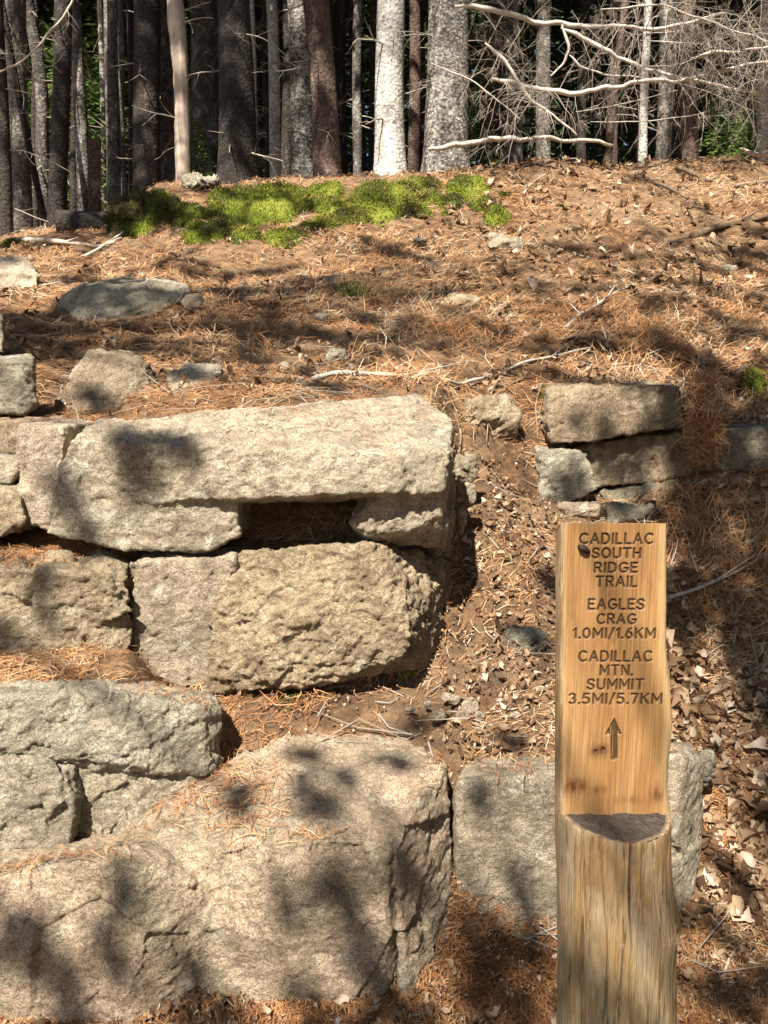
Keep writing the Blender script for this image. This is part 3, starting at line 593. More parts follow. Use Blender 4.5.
def leaves(mb, P, N, size):
    n = len(P); a = RNG.random(n) * 6.283
    D = np.stack([np.cos(a), np.sin(a), np.zeros(n)], 1); Nn = N + RNG.normal(size=(n, 3)) * .45; Nn /= np.linalg.norm(Nn, axis=1)[:, None]
    D -= Nn * (D * Nn).sum(1)[:, None]; D /= np.linalg.norm(D, axis=1)[:, None] + 1e-9
    S = np.cross(D, Nn); size = size[:, None]; asp = RNG.uniform(.45, .85, n)[:, None]; curl = RNG.normal(size=n)[:, None] * .6
    C = P + N * (RNG.random(n) * .02 + .012)[:, None]
    rows = []
    PRF = ((-.5, .06), (-.34, .34), (-.16, .52), (.02, .44), (.18, .50), (.36, .24), (.5, .03))
    fold = RNG.uniform(.1, 1.7, n)[:, None]; twist = RNG.normal(size=n)[:, None] * .35
    for (t, wd) in PRF:
        wl = RNG.uniform(.35, 1.25, n)[:, None]; wr = RNG.uniform(.35, 1.25, n)[:, None]
        mid = C + D * size * t + Nn * size * curl * (4 * t * t - .3) + S * size * .12 * RNG.normal(size=n)[:, None] * (abs(t) + .2)
        rows += [mid + S * size * asp * wd * wl + Nn * size * wd * wl * (fold * .55 + twist * t), mid, mid - S * size * asp * wd * wr + Nn * size * wd * wr * (fold * .55 - twist * t)]
    nr = len(PRF); V = np.stack(rows, 1).reshape(-1, 3); k = np.arange(n)[:, None] * (3 * nr); F = []
    for r_ in range(nr - 1):
        b = r_ * 3; F += [k + np.array([[b, b + 1, b + 4, b + 3]]), k + np.array([[b + 1, b + 2, b + 5, b + 4]])]
    t = np.clip(RNG.beta(1.7, 1.7, n), .02, .98)
    mb.add(V, np.concatenate(F, 0), np.repeat(t, 21))
mb = MB()
def region_leaves(n, pxr, dr, size, prob=None):
    d = RNG.uniform(dr[0], dr[1], n); px = RNG.uniform(pxr[0], pxr[1], n)
    x = (px - 384) / FPX * d * 1.0; z = terrain(x, d)
    e = .03; gy = (terrain(x, d + e) - terrain(x, d - e)) / (2 * e)
    N = np.stack([np.zeros(n), -gy, np.ones(n)], 1); N /= np.linalg.norm(N, axis=1)[:, None]
    leaves(mb, np.stack([x, d, z], 1), N, RNG.uniform(size[0], size[1], n))
region_leaves(650, (645, 900), (2.05, 3.1), (.04, .095)); region_leaves(900, (645, 900), (2.05, 3.1), (.015, .05))
region_leaves(500, (650, 900), (2.9, 3.9), (.03, .075))
region_leaves(420, (445, 560), (2.2, 3.7), (.015, .045))
region_leaves(500, (480, 900), (3.9, 5.5), (.03, .06))
region_leaves(1100, (400, 900), (5.5, 8.6), (.03, .10))
region_leaves(700, (-60, 400), (3.6, 7.2), (.03, .06))
region_leaves(250, (-60, 900), (1.55, 1.95), (.02, .045))
region_leaves(3500, (-60, 900), (1.5, 2.1), (.006, .016)); region_leaves(2000, (200, 900), (2.0, 2.9), (.006, .016)); region_leaves(900, (440, 570), (2.4, 4.0), (.006, .02)); region_leaves(3800, (-60, 900), (3.2, 8.4), (.010, .03))
o = link('fallen_leaves', mb.build('fallen_leaves'), M['leaf'])
tag(o, 'curled pale brown dead leaves strewn over the bank', 'leaf litter', kind='stuff')

# ------------------------------------------------------------------ trail sign: a half-hewn log with routed lettering
YF, Y0 = 1.600, 1.630
OUT = [(500, 558, 667), (523, 558, 667), (650, 557.5, 667), (690, 557, 671), (725, 557, 673), (765, 557, 669), (790, 557, 668), (812, 557, 671), (850, 557, 671), (880, 558, 673), (900, 558, 677), (915, 558, 679.5), (932, 558, 677.5), (960, 558, 676.5), (1024, 558, 677), (1240, 559, 678)]
_oz = np.array([zof(p, YF) for p, _, _ in OUT]); _ol = np.array([at(l, p, 1.622).x for p, l, _ in OUT]); _or = np.array([at(r, p, 1.603).x for p, _, r in OUT])
def outl(z):
    o = np.argsort(_oz); return np.interp(z, _oz[o], _ol[o]), np.interp(z, _oz[o], _or[o])
ZT, ZL = zof(523, YF), zof(813, YF)
sign_root = empty('trail_sign', (0.49, Y0, 0))
tag(sign_root, 'peeled log post with a flattened golden face carved with trail names and distances', 'sign')
zr_low = np.concatenate([np.linspace(-.15, ZL - .012, 130), [ZL - .004, ZL]]); zr_up = np.concatenate([[ZL], np.linspace(ZL + .004, ZT, 90)])
NS = 420; th = np.linspace(0, 2 * math.pi, NS, endpoint=False)
rows = []
KNOTD = []; CHK = []
def section(z, upper, inset=0.0):
    l, r = outl(z); xc, a = (l + r) / 2, (r - l) / 2
    ct, st = np.cos(th), np.sin(th)
    p = np.stack([th * 1.0, np.full(NS, z), np.zeros(NS)], 1)
    rad = 1 + .012 * fbm(np.stack([ct * 2.2, st * 2.2, np.full(NS, z * 1.1)], 1), 3, 8) + .006 * fbm(np.stack([ct * 13, st * 13, np.full(NS, z * 1.6)], 1), 3, 9)
    # drying checks that run down the log
    for (t0, dep, w) in ((1.62, .075, .017), (2.05, .035, .014), (1.15, .04, .015), (2.45, .03, .013), (.78, .03, .013), (1.85, .02, .012), (1.38, .02, .012), (2.25, .015, .012)):
        tt = th - t0 - .03 * math.sin(z * 9 + t0 * 7)
        rad -= dep * np.exp(-(tt / w) ** 2) * (0.7 + .3 * math.sin(z * 23 + t0))
    CHK.append(sum(np.exp(-((th - t0 - .03 * math.sin(z * 9 + t0 * 7)) / (w_ * .75)) ** 2) * k_ * (.5 + .5 * math.sin(z * 11 + t0 * 5)) for t0, w_, k_ in ((1.62, .017, 1.6), (2.05, .014, 1), (1.15, .015, 1), (2.45, .013, 1), (.78, .013, 1), (1.85, .012, .7), (1.38, .012, .7)))); rad -= inset
    x = xc + a * ct * rad
    b = np.where(st > 0, .148, .10)
    y = Y0 - b * st * rad
    # eased corner where the log meets the flat
    zz = np.full(NS, z)
    if upper: y = np.maximum(y, YF + .001); zz = np.minimum(zz, ZT - np.maximum(0, y - YF) * .55)
    # knot socket on the right side
    zk = zof(915, 1.61)
    kd = np.exp(-(((z - zk) / .013) ** 4 + ((th - .62) / .09) ** 4)); x -= .034 * kd * ct; y += .034 * kd * st; KNOTD.append(kd)
    rim = np.exp(-(((z - zk) / .034) ** 2 + ((th - .55) / .26) ** 2)); x += .006 * rim * ct; y -= .006 * rim * st
    return np.stack([x, y, zz], 1)
for i, z in enumerate(zr_low): rows.append(section(z, False, .012 if i == len(zr_low) - 1 else (.004 if i == len(zr_low) - 2 else 0)))
nlow = len(rows)
for z in zr_up: rows.append(section(z, True))
V = np.vstack(rows); nr_ = len(rows)
i = np.arange(nr_ - 1)[:, None] * NS; j = np.arange(NS)[None, :]; j2 = (j + 1) % NS
F = np.stack([i + j, i + j2, i + NS + j2, i + NS + j], 2)
F = np.delete(F, nlow - 1, axis=0).reshape(-1, 4)
# sloping top cut
topc = len(V); V = np.vstack([V, V[-NS:] * 1.0]); 
V = np.vstack([V, [[.49, Y0 + .02, ZT - .03]]]); ce = len(V) - 1; k = np.arange(0, NS, 2)
F = np.vstack([F, np.stack([topc + k, topc + k + 1, topc + (k + 2) % NS, np.full(len(k), ce)], 1)])
V -= np.array([.49, Y0, 0])
def post_mat():
    n = NT('peeled_log'); P = n.pos(); v = n.mapv(P, (95, 95, 4.0))
    a = n.noise(v, 1, 6, 0.65, .4); b = n.noise(n.mapv(P, (9, 9, 2.2)), 1, 6, .7, .6); c = n.noise(n.mapv(P, (190, 190, 13)), 1, 5, .7, .4)
    sx = n.N.new('ShaderNodeSeparateXYZ'); n.lk(P, sx.inputs[0])
    col = n.ramp(a, [(.28, (.15, .084, .034)), (.5, (.25, .148, .062)), (.72, (.32, .20, .092))])
    col = n.mix(n.ramp(b, [(.46, 0.0), (.66, .3)]), col, (.32, .215, .115))
    grey = n.ramp(n.noise(n.mapv(P, (14, 14, 3.0), (4, 1, 2)), 1, 7, .75, .5), [(.48, 0.0), (.62, .6)])
    col = n.mix(grey, col, (.25, .215, .155))
    # green algae film that thickens towards the damp foot
    low = n.N.new('ShaderNodeMapRange'); n.lk(sx.outputs[2], low.inputs[0]); low.inputs[1].default_value = .55; low.inputs[2].default_value = .15
    al = n.math('MULTIPLY', low.outputs[0], n.ramp(n.noise(n.mapv(P, (16, 16, 5)), 1, 5, .6), [(.35, .05), (.65, .6)]))
    col = n.mix(al, col, (.215, .19, .105))
    ck = n.noise(n.mapv(P, (42, 42, 1.1), (7, 3, 5)), 1, 2, .5, .3)
    col = n.mix(.8, col, n.ramp(ck, [(.482, 1.0), (.497, .22), (.503, .22), (.518, 1.0)]), 'MULTIPLY')
    pt = n.noise(n.mapv(P, (24, 24, 6.5), (3, 8, 2)), 1, 7, .72, .6)
    col = n.mix(n.ramp(pt, [(.52, 0.0), (.62, .55)]), col, (.40, .315, .205))
    col = n.mix(n.ramp(pt, [(.30, .6), (.42, 0.0)]), col, (.115, .07, .036))
    col = n.mix(.8, col, n.ramp(c, [(.34, .58), (.5, 1.0), (.66, 1.2)]), 'MULTIPLY')
    col = n.mix(n.attr('hole'), col, (.03, .017, .009))
    return n.done(col, .75, n.bump(c, .5, .004, n.bump(a, .8, .006)))
M['post'] = post_mat()
kd_ = np.concatenate(KNOTD[:nr_]); kd_ = np.concatenate([kd_, np.zeros(len(V) - len(kd_))])
link('log_post', mesh_np('log_post', V, F, True, {'hole': np.clip(kd_ + np.concatenate([np.concatenate(CHK[:nr_]), np.zeros(len(V) - nr_ * NS)]) * .85, 0, 1)}), M['post'], sign_root)
# sawn ledge at the foot of the face
ring = section(ZL, False, .012) - np.array([.49, Y0, 0]); yb = YF + .006 - Y0
m_ = 26; led = []
fr = ring[:NS // 2 + 1]
for q in range(m_ + 1):
    t = q / m_; row = fr * 1.0; row[:, 1] = fr[:, 1] * (1 - t) + max(yb, -.03) * t; row[:, 1] = np.minimum(row[:, 1], yb); led.append(row)
led = np.vstack(led); c_ = NS // 2 + 1
led[:, 2] = ZL + .003 * fbm(led * np.array((60, 60, 1)), 3, 4)
i = np.arange(m_)[:, None] * c_; j = np.arange(c_ - 1)[None, :]
LF = np.stack([i + j, i + j + 1, i + c_ + j + 1, i + c_ + j], 2).reshape(-1, 4)
def endgrain_mat():
    n = NT('weathered_end_grain'); o = n.obj
    sx = n.N.new('ShaderNodeSeparateXYZ'); n.lk(o, sx.inputs[0])
    r = n.N.new('ShaderNodeVectorMath'); r.operation = 'LENGTH'; n.lk(n.mapv(o, (1.2, .98, 0), (-.035, 0, 0)), r.inputs[0])
    rings = n.N.new('ShaderNodeTexWave'); rings.wave_type = 'RINGS'; rings.rings_direction = 'Z'; rings.inputs['Scale'].default_value = 60; rings.inputs['Distortion'].default_value = 1.2
    n.lk(o, rings.inputs['Vector'])
    ang = n.math('ARCTAN2', sx.outputs[1], sx.outputs[0])
    cb = n.N.new('ShaderNodeCombineXYZ'); n.lk(n.math('MULTIPLY', ang, 16.0), cb.inputs[0])
    rad = n.noise(cb.outputs[0], 1.4, 3, .6)
    col = n.mix(rings.outputs['Fac'], (.034, .026, .019), (.080, .064, .050))
    col = n.mix(n.ramp(rad, [(.54, 0.0), (.60, .9)]), col, (.028, .022, .018))
    pale = n.N.new('ShaderNodeMapRange'); n.lk(r.outputs['Value'], pale.inputs[0]); pale.inputs[1].default_value = .132; pale.inputs[2].default_value = .141
    col = n.mix(pale.outputs[0], col, (.22, .16, .10))
    nz = n.noise(o, 60, 7, .75); col = n.mix(.85, col, n.ramp(nz, [(.35, .45), (.55, 1.1), (.7, 1.8)]), 'MULTIPLY')
    return n.done(col, .9, n.bump(nz, .8, .004, n.bump(rad, .8, .006)))
M['endgrain'] = endgrain_mat()
link('sawn_ledge', mesh_np('sawn_ledge', led, LF[:, ::-1]), M['endgrain'], sign_root)

def arc(cx, cy, rx, ry, a0, a1, n=14): return [(cx + rx * math.cos(math.radians(a0 + (a1 - a0) * k / n)), cy + ry * math.sin(math.radians(a0 + (a1 - a0) * k / n))) for k in range(n + 1)]
GL = {
 'A': (.84, [[(0, 0), (.42, 1), (.84, 0)], [(.15, .33), (.69, .33)]]),
 'C': (.80, [arc(.46, .5, .46, .5, 48, 312)]),
 'D': (.76, [[(0, 0), (0, 1), (.3, 1)] + arc(.3, .5, .46, .5, 90, -90) + [(0, 0)]]),
 'I': (.0, [[(0, 0), (0, 1)]]),
 'L': (.58, [[(0, 1), (0, 0), (.58, 0)]]),
 'S': (.68, [[(.66, .82), (.55, .96), (.35, 1), (.13, .94), (.03, .76), (.13, .58), (.35, .5), (.58, .42), (.68, .24), (.56, .06), (.34, 0), (.12, .05), (0, .19)]]),
 'O': (.88, [arc(.44, .5, .44, .5, 0, 360, 24)]),
 'U': (.72, [[(0, 1), (0, .34)] + arc(.36, .34, .36, .34, 180, 360) + [(.72, 1)]]),
 'T': (.76, [[(0, 1), (.76, 1)], [(.38, 1), (.38, 0)]]),
 'H': (.72, [[(0, 0), (0, 1)], [(.72, 0), (.72, 1)], [(0, .52), (.72, .52)]]),
 'R': (.68, [[(0, 0), (0, 1), (.38, 1)] + arc(.38, .74, .27, .26, 90, -90) + [(0, .48)], [(.36, .48), (.68, 0)]]),
 'G': (.84, [arc(.46, .5, .46, .5, 48, 340) + [(.88, .44), (.54, .44)]]),
 'E': (.60, [[(.6, 1), (0, 1), (0, 0), (.6, 0)], [(0, .52), (.5, .52)]]),
 'M': (.90, [[(0, 0), (0, 1), (.45, .28), (.9, 1), (.9, 0)]]),
 'N': (.74, [[(0, 0), (0, 1), (.74, 0), (.74, 1)]]),
 'K': (.68, [[(0, 0), (0, 1)], [(.64, 1), (0, .40)], [(.24, .62), (.68, 0)]]),
 '1': (.20, [[(0, .8), (.2, 1), (.2, 0)]]),
 '0': (.66, [arc(.33, .5, .33, .5, 0, 360, 20)]),
 '6': (.60, [arc(.3, .3, .3, .3, 0, 360, 18), [(.02, .36), (.1, .64), (.24, .85), (.46, 1)]]),
 '3': (.58, [[(.02, .88), (.14, .97)] + arc(.28, .76, .26, .24, 90, -80) + arc(.28, .27, .30, .27, 80, -120) + [(.02, .12)]]),
 '5': (.60, [[(.54, 1), (.08, 1), (.04, .54), (.2, .62)] + arc(.28, .31, .31, .31, 90, -120) + [(.0, .12)]]),
 '7': (.58, [[(0, 1), (.58, 1), (.2, 0)]]),
 '.': (.06, [[(0, .03), (.06, .03)], [(0, .0), (.06, .0)]]),
 '/': (.40, [[(0, -.08), (.40, 1.06)]]),
}
TEXT = [('CADILLAC', 579.3, 654.2, 533.1, 544.8), ('SOUTH', 591.7, 641.8, 547.8, 559), ('RIDGE', 594, 638.4, 562.4, 573.4), ('TRAIL', 595.5, 638.2, 576, 587.8), ('EAGLES', 587.9, 645.2, 598.8, 610.4),
        ('CRAG', 596.6, 637, 613.8, 625), ('1.0MI/1.6KM', 573, 656.4, 628, 639.2), ('CADILLAC', 578.2, 653, 650.9, 662.4), ('MTN.', 599.6, 633.7, 665, 676.3), ('SUMMIT', 586.7, 644.7, 679, 690.4), ('3.5MI/5.7KM', 568.5, 663, 693.4, 704.8)]
YP = YF - .004
nzf, nxf = 640, 270
zg = np.linspace(ZL - .003, ZT - .0015, nzf)
le, re = outl(zg); px_w = YF / FPX
le = le + .0065 + .0012 * np.sin(zg * 31); re = re - .0055
tx = np.linspace(0, 1, nxf)
FX = le[:, None] + (re - le)[:, None] * tx[None, :]; FZ = np.repeat(zg[:, None], nxf, 1)
sd = np.full(FX.shape, 1.0)
def seg(p, q, r):
    x0, x1 = min(p[0], q[0]) - r - .004, max(p[0], q[0]) + r + .004; z0, z1 = min(p[1], q[1]) - r - .004, max(p[1], q[1]) + r + .004
    ra = np.searchsorted(zg, z0); rb = np.searchsorted(zg, z1); X = FX[ra:rb]; Z = FZ[ra:rb]
    dx, dz = q[0] - p[0], q[1] - p[1]; L2 = dx * dx + dz * dz + 1e-12
    t = np.clip(((X - p[0]) * dx + (Z - p[1]) * dz) / L2, 0, 1)
    sd[ra:rb] = np.minimum(sd[ra:rb], np.hypot(X - p[0] - t * dx, Z - p[1] - t * dz) - r)
for (s_, xa, xb, ya, yb_) in TEXT:
    A_, B_ = at(xa, yb_, YP), at(xb, ya, YP); R_ = .0021
    H_ = B_.z - A_.z - 2 * R_; Wd = B_.x - A_.x - 2 * R_
    gap = .40 * H_; ws = [GL[c][0] * H_ for c in s_]
    gl = [gap * (.9 if (s_[i] in './' or s_[i + 1] in './') else 1) for i in range(len(s_) - 1)]
    fx = Wd / (sum(ws) + sum(gl)); x = A_.x + R_
    for i_, c in enumerate(s_):
        for st in GL[c][1]:
            pts = [(x + a * H_ * fx, A_.z + R_ + b * H_) for a, b in st]
            for p, q in zip(pts[:-1], pts[1:]): seg(p, q, R_)
        x += ws[i_] * fx + (gl[i_] * fx if i_ < len(gl) else 0)
# arrow
def pz(a, b): v_ = at(a, b, YP); return (v_.x, v_.z)
seg(pz(614.4, 757), pz(614.4, 735), .0078 * .95)
apex, wl_, wr_ = pz(614.4, 719), pz(606.3, 735), pz(622.6, 735)
ra = np.searchsorted(zg, wl_[1]); rb = np.searchsorted(zg, apex[1] + .002)
for r_ in range(ra, rb):
    f_ = (apex[1] - zg[r_]) / (apex[1] - wl_[1]); hw = max(0.0, f_) * (wr_[0] - wl_[0]) / 2
    sd[r_] = np.minimum(sd[r_], np.abs(FX[r_] - apex[0]) - hw - .0005)
groove = 1 / (1 + np.exp(np.clip((sd - .0004) / .00035, -30, 30)))
KN = [(595.5, 751.5, .0062), (603.2, 749.5, .0070), (615, 655, .0035), (609, 735 - 60, .0025), (612, 640, .003)]
ring_x = FX.copy(); knot = np.zeros_like(FX); kdeep = np.zeros_like(FX)
for (a, b, r_) in KN:
    kx, kz = pz(a, b); d_ = np.hypot((FX - kx), (FZ - kz) / 1.3)
    ring_x += (FX - kx) * -.55 * np.exp(-(d_ / (r_ * 3.2)) ** 2) - np.sign(FX - kx) * r_ * .5 * np.exp(-np.abs(FX - kx) / (r_ * 2.5)) * np.exp(-((FZ - kz) / (r_ * 9)) ** 2)
    if r_ > .0045: knot = np.maximum(knot, np.exp(-(d_ / r_) ** 4)); kdeep = np.maximum(kdeep, np.exp(-(d_ / (r_ * .5)) ** 4))
    knot = np.maximum(knot, (.55 if r_ > .0045 else .35) * np.exp(-(d_ / (r_ * 2.1)) ** 2))
q_ = np.stack([ring_x.ravel() * 14, np.zeros(FX.size), FZ.ravel() * 1.2], 1)
wob = fbm(q_, 3, 3).reshape(FX.shape) * .010
rr = (ring_x + wob - .50) / (1 + .05 * np.sin(FZ * 4))
rings = .5 + .5 * np.sin(rr * 2 * math.pi / .0135 + 2.5 * fbm(np.stack([rr.ravel() * 60, FZ.ravel() * .8, np.zeros(FX.size)], 1), 2, 6).reshape(FX.shape))
fibre = fbm(np.stack([FX.ravel() * 420, np.zeros(FX.size), FZ.ravel() * 9], 1), 3, 12).reshape(FX.shape)
edge = np.minimum(FX - le[:, None], re[:, None] - FX)
sap = np.clip(1 - (re[:, None] - FX) / .022, 0, 1) * .9 + np.clip(1 - (FX - le[:, None]) / .012, 0, 1) * .5
burn = np.zeros_like(FX)
for (a, b, rx, rz, am) in ((576, 786, .026, .017, 1.0), (599, 790, .018, .012, .8), (657, 794, .014, .022, 1.0), (625, 800, .05, .010, .5), (563, 790, .01, .02, .6), (583, 548, .006, .004, .0), (599, 750, .016, .011, .7), (640, 700, .01, .05, .15), (572, 620, .008, .06, .25)):
    kx, kz = pz(a, b); burn = np.maximum(burn, am * np.exp(-(((FX - kx) / rx) ** 2 + ((FZ - kz) / rz) ** 2)))
burn *= np.clip(1.0 + .6 * fbm(np.stack([FX.ravel() * 150, np.zeros(FX.size), FZ.ravel() * 40], 1), 3, 21).reshape(FX.shape), 0, 1.3)
FY = YP + (.0046 + .0006 * fibre) / (1 + np.exp(np.clip((sd + .0004) / .0006, -30, 30))) + .0004 * rings * (1 - groove) + .003 * np.exp(-edge / .0035) + .004 * kdeep + .0002 * fibre
V = np.stack([FX, FY, FZ], 2)
sk = np.concatenate([V[0], V[1:, -1], V[-1, ::-1][1:], V[::-1, 0][1:]], 0); sk2 = sk.copy(); sk2[:, 1] = YF + .008
i = np.arange(nzf - 1)[:, None] * nxf; j = np.arange(nxf - 1)[None, :]
F = np.stack([i + j, i + j + 1, i + nxf + j + 1, i + nxf + j], 2).reshape(-1, 4)
nV = nzf * nxf; nk = len(sk); kk = np.arange(nk - 1)
F2 = np.stack([nV + kk, nV + nk + kk, nV + nk + kk + 1, nV + kk + 1], 1)
Vall = np.vstack([V.reshape(-1, 3), sk, sk2]) - np.array([.49, Y0, 0])
pad = lambda a_: np.concatenate([a_.ravel(), np.zeros(2 * nk)])
me = mesh_np('carved_face', Vall, np.vstack([F, F2]), True, {'groove': pad(groove), 'ring': pad(rings), 'fibre': pad(fibre), 'knot': pad(np.clip(knot, 0, 1)), 'sap': pad(sap), 'burn': pad(burn)})
def face_mat():
    n = NT('oiled_pine_face'); P = n.pos()
    b = n.noise(n.mapv(P, (16, 16, 3.0)), 1, 5, .6, .5)
    base = n.ramp(b, [(.3, (.175, .088, .033)), (.5, (.245, .135, .053)), (.7, (.31, .182, .078))])
    base = n.mix(n.math('MULTIPLY', n.math('POWER', n.attr('ring'), 3.0), .34), base, (.27, .115, .030))
    base = n.mix(n.math('MULTIPLY', n.attr('sap'), .8), base, (.46, .33, .17))
    fb = n.math('ADD', n.math('MULTIPLY', n.attr('fibre'), .22), 1.0)
    cb = n.N.new('ShaderNodeCombineColor'); [n.lk(fb, cb.inputs[k]) for k in range(3)]
    base = n.mix(1.0, base, cb.outputs[0], 'MULTIPLY')
    wz = n.noise(n.mapv(P, (30, 30, 9)), 1, 7, .75, .5); base = n.mix(n.ramp(wz, [(.52, 0.0), (.68, .4)]), base, (.13, .075, .035))
    base = n.mix(n.attr('burn'), base, (.105, .038, .014))
    base = n.mix(n.attr('knot'), base, (.055, .022, .010))
    base = n.mix(n.math('MULTIPLY', n.attr('groove'), .88), base, n.mix(b, (.022, .012, .006), (.060, .034, .015)))
    return n.done(base, .55)
M['face'] = face_mat()
link('carved_face', me, M['face'], sign_root)
# dark bark-like knot plug standing on the face
mb = MB(); c0 = at(583, 548, YP)
mb.tube([(c0.x - .0115, YP - .003, c0.z + .006), (c0.x - .006, YP - .007, c0.z + .003), (c0.x, YP - .009, c0.z), (c0.x + .007, YP - .007, c0.z - .005), (c0.x + .012, YP - .002, c0.z - .009)], [.003, .0062, .0068, .006, .003], 10)
me = mb.build('dark_knot'); v = np.empty(len(me.vertices) * 3, np.float32); me.vertices.foreach_get('co', v); v = v.reshape(-1, 3); v += .0016 * np.stack([fbm(v * 260, 2, k) for k in range(3)], 1); v -= np.array([.49, Y0, 0]); me.vertices.foreach_set('co', v.astype(np.float32).ravel())
n_ = NT('dark_knot'); M['knot'] = n_.done((.022, .014, .010), .7)
link('dark_knot', me, M['knot'], sign_root)

# ------------------------------------------------------------------ where a line of sight meets the bank
def hit(px, py, d0=1.6, d1=14.0):
    d = np.linspace(d0, d1, 900); p = np.array([at(px, py, q) for q in d]); h = terrain(p[:, 0], p[:, 1])
    k = np.where(h >= p[:, 2])[0]
    k = k[0] if len(k) else 899
    return Vector((p[k][0], p[k][1], h[k]))

NMOSS = []
# ------------------------------------------------------------------ moss cushions
def moss(px, py, w, h, label, seed, cover=1.0, name='moss_cushion', d0=1.6):
    c = hit(px, py + h * .35, d0); d = c.y; r = w / 2 / FPX * d; hh = max(.02, h / FPX * d * .66)
    rg = np.random.default_rng(seed); n1, n2 = 26, 11
    u = np.linspace(0, 2 * math.pi, n1, endpoint=False); V = []
    for k in range(n2):
        t = k / (n2 - 1); rad = r * np.sin(t * math.pi / 2) ** .8; zc = hh * np.cos(t * math.pi / 2) ** .7
        V.append(np.stack([rad * np.cos(u), .8 * rad * np.sin(u) * np.ones(n1), np.full(n1, zc)], 1))
    V = np.vstack(V); q = V + np.array((c.x, c.y, 0)) * 1.0
    V *= (1 + .28 * fbm(q * (.45 / r), 3, seed)[:, None]); V[:, 2] += .12 * hh * fbm(q * (1.6 / r), 2, seed + 3)
    gx = terrain(V[:, 0] + c.x, V[:, 1] + c.y) - c.z; V[:, 2] += gx - .02
    i = np.arange(n2 - 1)[:, None] * n1; j = np.arange(n1)[None, :]; j2 = (j + 1) % n1
    F = np.stack([i + j, i + n1 + j, i + n1 + j2, i + j2], 2).reshape(-1, 4)
    mb = MB(); tone = np.clip(.45 + .55 * fbm(q * (1.1 / r), 3, seed + 9), 0, 1); mb.add(V, F, tone)
    n = int(min(9000, 1200 + 70000 * r * r)) ; idx = rg.integers(0, len(V) - n1, n); jit = rg.normal(size=(n, 3)) * r * np.array((.10, .08, .05))
    P = V[idx] + jit; nn = P * np.array((1, 1, 1.6)) / np.array((r, r, hh)); nn /= np.linalg.norm(nn, axis=1)[:, None] + 1e-9; nn[:, 2] = np.abs(nn[:, 2]) + .3
    P = V[idx] * np.array((1, 1, 1)) + jit
    cards(mb, P, nn + rg.normal(size=(n, 3)) * .5, rg.uniform(.012, .032, n), .003 + .0008 * d, tone=np.clip(tone[idx] + rg.normal(size=n) * .18, 0, 1))
    up = np.arange(n1, n1 * 8); m = int(30 + 900 * r * r); j_ = rg.choice(up, m)
    NMOSS.append((V[j_] + np.array(c) + rg.normal(size=(m, 3)) * np.array((.03, .03, .002)) + np.array((0, 0, .018))))
    o = link(name, mb.build(name), M['moss'], None, c); return tag(o, label, 'moss')
MS = [(262, 200, 84, 26, 'broad dark green moss mound on the crest beneath the thickest left trunk'), (322, 190, 36, 20, 'round moss mound on the crest just right of the broad one'), (222, 213, 34, 18, 'dim moss lump at the left end of the mossy crest'),
      (372, 203, 70, 24, 'bright yellow green moss pad in front of the white trunk'), (352, 213, 40, 16, 'low bright moss pad under the left edge of the big sunny one'), (404, 207, 56, 16, 'dark based moss pad below and right of the white trunk'), (424, 186, 34, 10, 'thin bright moss strip on the crest right of the white trunk'),
      (464, 187, 40, 15, 'bright rounded moss cushion at the right end of the crest'), (448, 200, 24, 12, 'small dark moss cushion just under the bright rounded one'), (481, 203, 22, 13, 'round green moss cushion, middle one of three in the needles'),
      (498, 216, 24, 18, 'tufted moss cushion lowest of three in the needles'), (505, 195, 15, 9, 'little moss cushion uppermost of three in the needles'), (562, 206, 11, 9, 'lone tiny moss tuft far right in the needles'),
      (285, 232, 44, 16, 'patchy olive moss on the shady face of the crest'), (245, 232, 30, 14, 'dull moss patch on the left shady face of the crest'), (405, 186, 26, 9, 'thin moss cap at the foot of the white trunk'), (447, 213, 10, 7, 'smallest moss dot under the dark cushions')]
MS += [(300, 204, 44, 20, 'dark green moss swell joining the broad mound to the round one'), (335, 208, 40, 16, 'shaded moss lump right under the round mound'), (232, 198, 44, 20, 'moss hump on the crest beside the grey rock at the snag'), (388, 196, 44, 14, 'sunny moss shelf straight below the white trunk'), (425, 197, 26, 10, 'flat moss scrap between the pads right of the white trunk'), (205, 232, 46, 24, 'dim moss apron hanging over the left shady bank'), (320, 222, 40, 14, 'thin worn moss film in shade under the crest')]
for k, (px, py, w, h, lb) in enumerate(MS): moss(px, py, w, h, lb, 200 + k, d0=5.5)
moss(402, 664, 28, 26, 'olive moss tuft at the foot of the golden wall stone', 230)
moss(752, 380, 26, 34, 'dark green moss clump on the shaded right bank', 231, d0=3.8)
moss(545, 388, 14, 8, 'tiny moss patch on top of the far wall stone', 232, d0=3.5)
moss(300, 696, 60, 8, 'thin moss line along the foot of the wall', 233)
moss(12, 242, 26, 8, 'small moss pad at the left edge under the trees', 234, d0=5)
nm = MB(); Pm = np.vstack(NMOSS); needles(nm, Pm, np.tile((0, -.3, .954), (len(Pm), 1)), RNG.uniform(.05, .11, len(Pm)), .0032, .2, .01)
tag(link('pine_needles', nm.build('pine_needles'), M['needle']), 'dry needles caught on the moss cushions of the crest', 'needle litter', kind='stuff')
